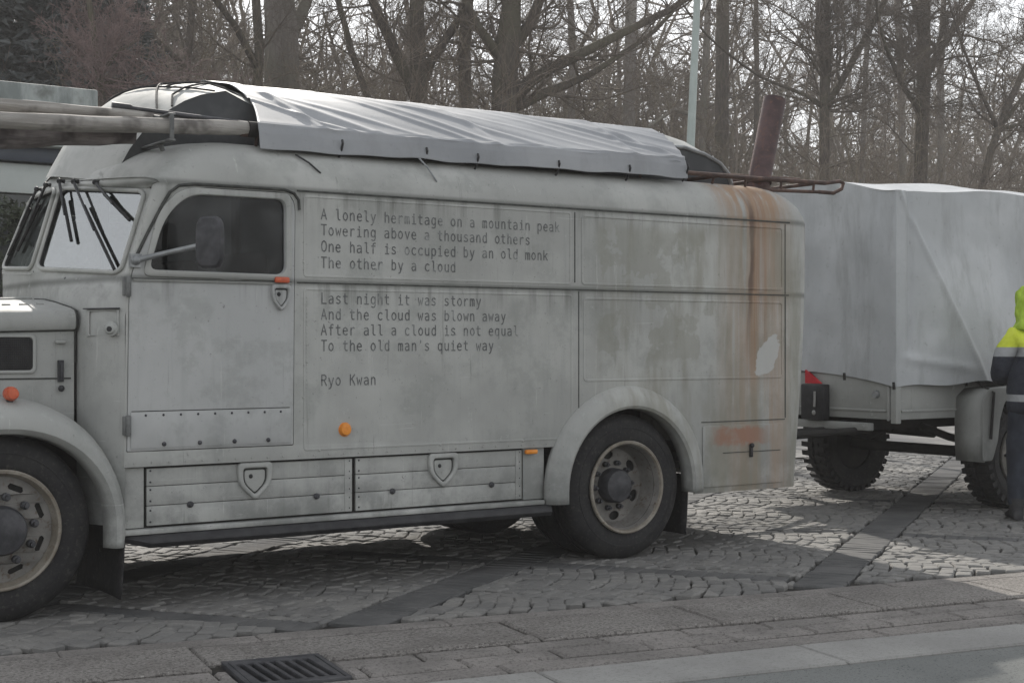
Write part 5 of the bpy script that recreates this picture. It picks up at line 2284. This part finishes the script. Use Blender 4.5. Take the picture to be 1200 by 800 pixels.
def grow(tw, r, p, d, L, rad, lvl, maxl, up=.05, kids=(7, 6, 5), zmax=14.0, wig=.29):
    n = max(3, min(9, int(L / .35)))
    pts = [p.copy()]
    rads = [rad]
    d = d.normalized()
    step = L / n
    for i in range(n):
        d = (d + rvec(r) * wig + Vector((0, 0, up))).normalized()
        p = p + d * step
        pts.append(p.copy())
        rads.append(max(.0035, rad * (1 - .80 * (i + 1) / n)))
        if p.z > zmax:
            break
    if len(pts) < 2:
        return
    tw.line(pts, rads, (6, 5, 3, 3, 3)[min(lvl, 4)])
    if lvl >= maxl:
        return
    nk = kids[min(lvl, len(kids) - 1)]
    for k in range(nk):
        t = r.uniform(.18, 1.0)
        i = min(len(pts) - 2, int(t * (len(pts) - 1)))
        q = pts[i].lerp(pts[i + 1], r.random())
        dd = (pts[i + 1] - pts[i]).normalized()
        side = dd.cross(rvec(r))
        if side.length < 1e-3:
            continue
        side.normalize()
        an = r.uniform(.5, 1.15)
        nd = dd * cos(an) + side * sin(an)
        grow(tw, r, q, nd, L * r.uniform(.38, .68) * (1 - .35 * t), max(.005, rads[i] * .55), lvl + 1, maxl, up, kids, zmax, wig)


def tree(name, Y, chains, label, seed, mats=('bark', 'twig'), kids=(8, 7, 5), extra=10, cat='tree', group='bare winter trees behind the van', limb_len=3.2, maxl=3, low=3.0, top=12.5):
    """chains: photo polylines [(px, py, radius px)] of the trunk and its main limbs; the first starts the trunk"""
    r = random.Random(seed)
    first = at(chains[0][0][0], chains[0][0][1], Y)
    base = Vector((first.x, Y, -.15))
    t = empty(name, base)
    tag(t, label, cat, group)
    sc = Y / CS / FPX * 1.02
    mb = MB()
    tw = Twigs()
    limbs = []
    for ci, ch in enumerate(chains):
        dep = 0
        pts, rads = [], []
        slope_y = 0 if ci == 0 else r.uniform(-.35, .35)
        for k, (px, py, rp) in enumerate(ch):
            q = at(px, py, Y)
            if k:
                dep += slope_y * (q - pts[-1]).length
            q.y += dep
            pts.append(q)
            rads.append(rp * sc)
        if ci == 0:
            pts = [Vector((pts[0].x, Y, -.15))] + [Vector((pts[0].x, Y, max(.3, pts[0].z * .4)))] + pts
            rads = [rads[0] * 1.35, rads[0] * 1.08] + rads
        # go on upward out of the frame
        d = (pts[-1] - pts[-2]).normalized()
        q, rad = pts[-1].copy(), rads[-1]
        while q.z < top and rad > .03:
            d = (d + rvec(r) * .10 + Vector((0, 0, .06))).normalized()
            q = q + d * .9
            rad *= .90 if top < 15 else .945
            pts.append(q.copy())
            rads.append(rad)
        # fine resample with slight wobble
        P, Q = [], []
        for a, b, ra, rb in zip(pts, pts[1:], rads, rads[1:]):
            n = max(1, int((b - a).length / .7))
            for i in range(n):
                s = i / n
                w = rvec(r) * (.02 + .10 * ra) if (i and ci) else rvec(r) * .04 * ra
                P.append(a.lerp(b, s) + w)
                Q.append(lerp(ra, rb, s))
        P.append(pts[-1])
        Q.append(rads[-1])
        mb.tube(P, Q, 10 if ci == 0 else 8, True)
        limbs.append((P, Q))
    for (P, Q) in limbs:
        cnt = extra if P is limbs[0][0] else max(4, int(extra * .6))
        for k in range(cnt):
            i = r.randrange(0, len(P) - 1)
            if P[i].z < low:
                continue
            dd = (P[i + 1] - P[i]).normalized()
            side = dd.cross(rvec(r)).normalized()
            nd = dd * r.uniform(.2, .8) + side
            grow(tw, r, P[i], nd, limb_len * r.uniform(.6, 1.2), min(Q[i] * .5, r.uniform(.025, .055)), 0, maxl, .05, kids, top + 2)
    mb.build('trunk', M[mats[0]], t, weld=False)
    tw.mb.build('crown', M[mats[1]], t, weld=False)
    return t


tree('oak_tree', 31, [[(590, 150, 15), (592, 90, 15), (596, 40, 14), (600, 0, 11)], [(592, 125, 9), (620, 95, 8), (665, 70, 6.5), (720, 42, 5)], [(594, 60, 9), (620, 30, 7), (632, 0, 6)], [(590, 130, 8), (640, 108, 6), (700, 84, 4)], [(588, 70, 7), (566, 30, 5), (556, 0, 4)]],
     'broad bare tree with long limbs reaching sideways, behind the middle of the tarpaulin', 21, extra=20)
tree('oak_tree', 33, [[(492, 150, 10), (490, 60, 9), (488, 0, 8)], [(491, 125, 7), (460, 70, 6), (425, 10, 5)], [(493, 90, 6), (515, 50, 5), (540, 0, 4)]],
     'bare forked tree with a limb slanting up towards the front of the van', 22, extra=22, top=21)
tree('bare_tree', 35, [[(546, 150, 8), (544, 60, 7.5), (548, 0, 7)]], 'straight slim bare trunk between two forked trees behind the tarpaulin', 23, extra=18, top=20)
tree('oak_tree', 38, [[(332, 140, 19), (330, 60, 18), (328, 0, 16)], [(331, 60, 9), (352, 25, 7), (365, 0, 6)]], 'stout thick-trunked bare tree behind the front end of the tarpaulin', 24, extra=14, mats=('bark_hazed', 'twig'))
tree('bare_tree', 36, [[(300, 140, 6), (304, 60, 5), (300, 0, 4.5)], [(302, 80, 4), (270, 35, 3.5), (235, 0, 3)]], 'slender leaning tree close to the stout thick-trunked one', 25, extra=10)
tree('beech_tree', 40, [[(845, 200, 9.5), (846, 100, 9), (847, 0, 8.5)], ], 'tall straight brown trunk just beyond the lamp post', 26, extra=7, low=6, mats=('bark', 'twig'))
tree('bare_tree', 44, [[(886, 180, 3.6), (887, 90, 3.4), (886, 0, 3.2)]], 'thin straight dark stem above the stove pipe', 27, extra=8)
tree('oak_tree', 34, [[(966, 200, 7), (966, 126, 7)], [(966, 126, 5.5), (970, 80, 5), (969, 0, 4.2)], [(966, 128, 4.5), (985, 70, 4.5), (1004, 0, 4)], [(966, 126, 4), (945, 112, 3), (915, 100, 2.2)], [(967, 90, 3), (944, 40, 3), (938, 0, 2.5)]],
     'tree that forks into two upright limbs right of the stove pipe', 28, extra=20)
tree('oak_tree', 33, [[(1078, 215, 10), (1082, 100, 10), (1083, 0, 9)], [(1083, 92, 6.5), (1115, 55, 6), (1150, 20, 5), (1185, -10, 4)], [(1077, 130, 4.5), (1045, 105, 4), (1015, 75, 3)], [(1083, 70, 4), (1075, 30, 4), (1068, 0, 3.5)]],
     'sturdy bare tree with a low side limb, above the front of the trailer', 29, extra=24)
tree('bare_tree', 46, [[(1058, 210, 5), (1056, 90, 5), (1052, 0, 5)]], 'pale slim trunk half hidden beside the sturdy tree above the trailer', 30, extra=8, mats=('bark_hazed', 'twig_hazed'))
tree('bare_tree', 42, [[(1104, 210, 5.5), (1103, 150, 5.5), (1102, 80, 5), (1106, 0, 4)]], 'mossy upright trunk right behind the sturdy tree above the trailer', 31, extra=8, mats=('bark_hazed', 'twig_hazed'))
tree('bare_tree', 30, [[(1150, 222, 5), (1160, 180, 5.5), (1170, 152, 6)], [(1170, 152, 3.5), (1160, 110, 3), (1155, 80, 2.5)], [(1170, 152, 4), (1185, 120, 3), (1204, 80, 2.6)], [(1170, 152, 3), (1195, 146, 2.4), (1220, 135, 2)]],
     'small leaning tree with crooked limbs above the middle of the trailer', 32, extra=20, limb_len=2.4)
tree('bare_tree', 47, [[(736, 190, 8), (738, 90, 7.5), (740, 0, 7)]], 'faint grey trunk behind the rear end of the tarpaulin', 33, extra=9, mats=('bark_hazed', 'twig_hazed'))
tree('bare_tree', 45, [[(822, 190, 4.5), (826, 90, 4.2), (830, 0, 4)], [(824, 140, 3), (790, 128, 2.6), (760, 150, 2)]], 'thin trunk with an arched limb crossing behind the lamp post', 34, extra=9, mats=('bark_hazed', 'twig'))
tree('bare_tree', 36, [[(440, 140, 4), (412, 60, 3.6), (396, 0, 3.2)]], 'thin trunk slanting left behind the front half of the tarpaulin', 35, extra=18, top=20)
tree('bare_tree', 43, [[(668, 170, 5), (672, 80, 4.6), (668, 0, 4.2)]], 'plain upright trunk among the twigs behind the rear half of the tarpaulin', 36, extra=10, mats=('bark_hazed', 'twig_hazed'))
tree('bare_tree', 41, [[(215, 120, 4), (222, 50, 3.6), (226, 0, 3.4)], [(218, 80, 3), (180, 40, 2.6), (160, 0, 2.4)]], 'twiggy tree behind the raised roof at the front of the van', 37, extra=12)
tree('bare_tree', 45, [[(1010, 215, 4), (1014, 100, 3.6), (1018, 0, 3.2)]], 'slim stem between the forked tree and the sturdy tree', 38, extra=10, mats=('bark_hazed', 'twig_hazed'))
tree('budding_tree', 25, [[(117, 118, 4.5), (116, 80, 4), (113, 60, 3)], [(116, 90, 2), (140, 60, 1.8), (165, 45, 1.4)], [(116, 85, 2), (95, 62, 1.6)], [(117, 100, 2), (155, 88, 1.6), (190, 78, 1.2)]],
     'small tree with reddish budding twigs beside the low building', 39, ('bark', 'twig_red'), extra=16, limb_len=1.5, kids=(7, 6, 4), low=2.2, group='small trees by the building')


def conifer(px, Y, H, W, seed, label):
    r = random.Random(seed)
    p0 = at(px, 200, Y)
    base = Vector((p0.x, Y, -.15))
    t = empty('conifer', base)
    tag(t, label, 'tree', 'dark conifers behind the building')
    mb = MB()
    mb.tube([base, base + Vector((0, 0, H * .5)), base + Vector((0, 0, H))], [.3, .2, .03], 10)
    mb.build('trunk', M['bark'], t, weld=False)
    mb = MB()
    for k in range(1500):
        h = r.uniform(1.5, H) if r.random() < .5 else r.uniform(1.5, H * .8)
        w = W * (1 - .55 * h / H) * math.sqrt(r.random()) * (1 + .25 * sin(h * 3.1 + seed))
        a = r.uniform(0, 2 * pi)
        c = base + Vector((w * cos(a), w * sin(a), h - w * .25))
        out = Vector((cos(a), sin(a), -.35))
        for q in range(11):
            d = (out + rvec(r) * .7).normalized() * r.uniform(.16, .40)
            s = d.cross(rvec(r)).normalized() * r.uniform(.03, .06)
            o = c + rvec(r) * .18
            mb.add([o - s, o + s, o + d], [(0, 1, 2)])
    mb.build('crown', M['needles'], t, False, weld=False)


conifer(28, 34, 12.5, 2.6, 1, 'dense dark conifer farthest behind the low building at its open end')
conifer(88, 32, 12.5, 2.1, 2, 'dark conifer behind the low building nearest the reddish budding tree')
conifer(-60, 33, 12.5, 2.6, 3, 'dark conifer only partly in view behind the low building')
conifer(140, 37, 12.0, 1.3, 4, 'narrow dark conifer between the reddish budding tree and bare twigs')

# hedge in front of the low building
mb = MB()
r = random.Random(5)
for k in range(9000):
    x = r.uniform(-3.5, 7.2)
    top = 3.0 + .35 * noise.noise(Vector((x * .9, 0, 0)))
    z = r.uniform(.0, top) if r.random() < .6 else top - abs(r.gauss(0, .25))
    y = 16.6 + r.gauss(0, .28)
    o = Vector((x, y, z))
    for q in range(2):
        d = rvec(r) * r.uniform(.05, .10)
        s = d.cross(rvec(r)).normalized() * r.uniform(.025, .045)
        mb.add([o - s, o + d * .6, o + s, o + d * 1.3], [(0, 1, 2), (1, 3, 2)])
hg = empty('hedge', (2, 16.6, -.012))
tag(hg, 'dark evergreen hedge in front of the low building', 'hedge')
mb.build('foliage', M['hedge'], hg, False, weld=False)
mb = MB()
for k in range(30):
    x = -3.3 + k * .35
    mb.tube([(x, 16.6, -.02), (x + r.uniform(-.15, .15), 16.6 + r.uniform(-.2, .2), 1.8)], [.025, .01], 5)
mb.build('stem', M['bark'], hg, weld=False)

# thicket of undergrowth, and the far wood behind the trees: one mass each
r = random.Random(77)
tw = Twigs()
for k in range(2150):
    px = r.uniform(-380, 1750)
    Y = r.uniform(26, 42)
    p0 = at(px, 300, Y)
    p = Vector((p0.x, Y, -.15))
    H = r.uniform(2.6, 6.0) if r.random() < .75 else r.uniform(5, 8)
    if px < 120:
        H *= .6
    grow(tw, r, p, Vector((r.gauss(0, .25), r.gauss(0, .25), 1)), H, r.uniform(.018, .04), 2, 4, .05, (0, 0, 10, 5), 9, .16)
tag(tw.mb.build('undergrowth', M['thicket'], None, weld=False), 'tangled leafless brown undergrowth between and behind the trees', 'undergrowth', kind='stuff')
tw = Twigs()
for k in range(950):
    px = r.uniform(-400, 1850)
    Y = r.uniform(48, 78)
    p0 = at(px, 300, Y)
    p = Vector((p0.x, Y, -.15))
    rad = r.uniform(.06, .22)
    H = r.uniform(12, 19)
    P = [p + Vector((r.gauss(0, .15) * i, r.gauss(0, .15) * i, H * i / 6)) for i in range(7)]
    tw.line(P, [rad * (1 - .12 * i) for i in range(7)], 6)
    for q in range(14):
        i = r.randrange(1, 6)
        a = P[i].lerp(P[i + 1], r.random())
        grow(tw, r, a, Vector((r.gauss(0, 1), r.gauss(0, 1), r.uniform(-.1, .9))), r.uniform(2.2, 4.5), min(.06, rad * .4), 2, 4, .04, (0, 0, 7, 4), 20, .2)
tag(tw.mb.build('far_wood', M['twig_hazed'], None, weld=False), 'far leafless wood closing the view behind the trees', 'wood', kind='stuff')

# ------------------------------------------------------------------ thin spring haze round the whole scene
hz = bpy.data.materials.new('haze_air')
hz.use_nodes = True
hn = hz.node_tree
hn.nodes.remove(hn.nodes['Principled BSDF'])
pv = hn.nodes.new('ShaderNodeVolumePrincipled')
pv.inputs['Color'].default_value = (.86, .84, .82, 1)
pv.inputs['Density'].default_value = 0.0017
hn.links.new(pv.outputs[0], hn.nodes['Material Output'].inputs['Volume'])
mb = MB()
mb.box(-280, -280, -1.2, 280, 280, 26)
tag(mb.build('haze', hz, None, False), 'thin pale haze in the air over the square', 'haze', kind='stuff')
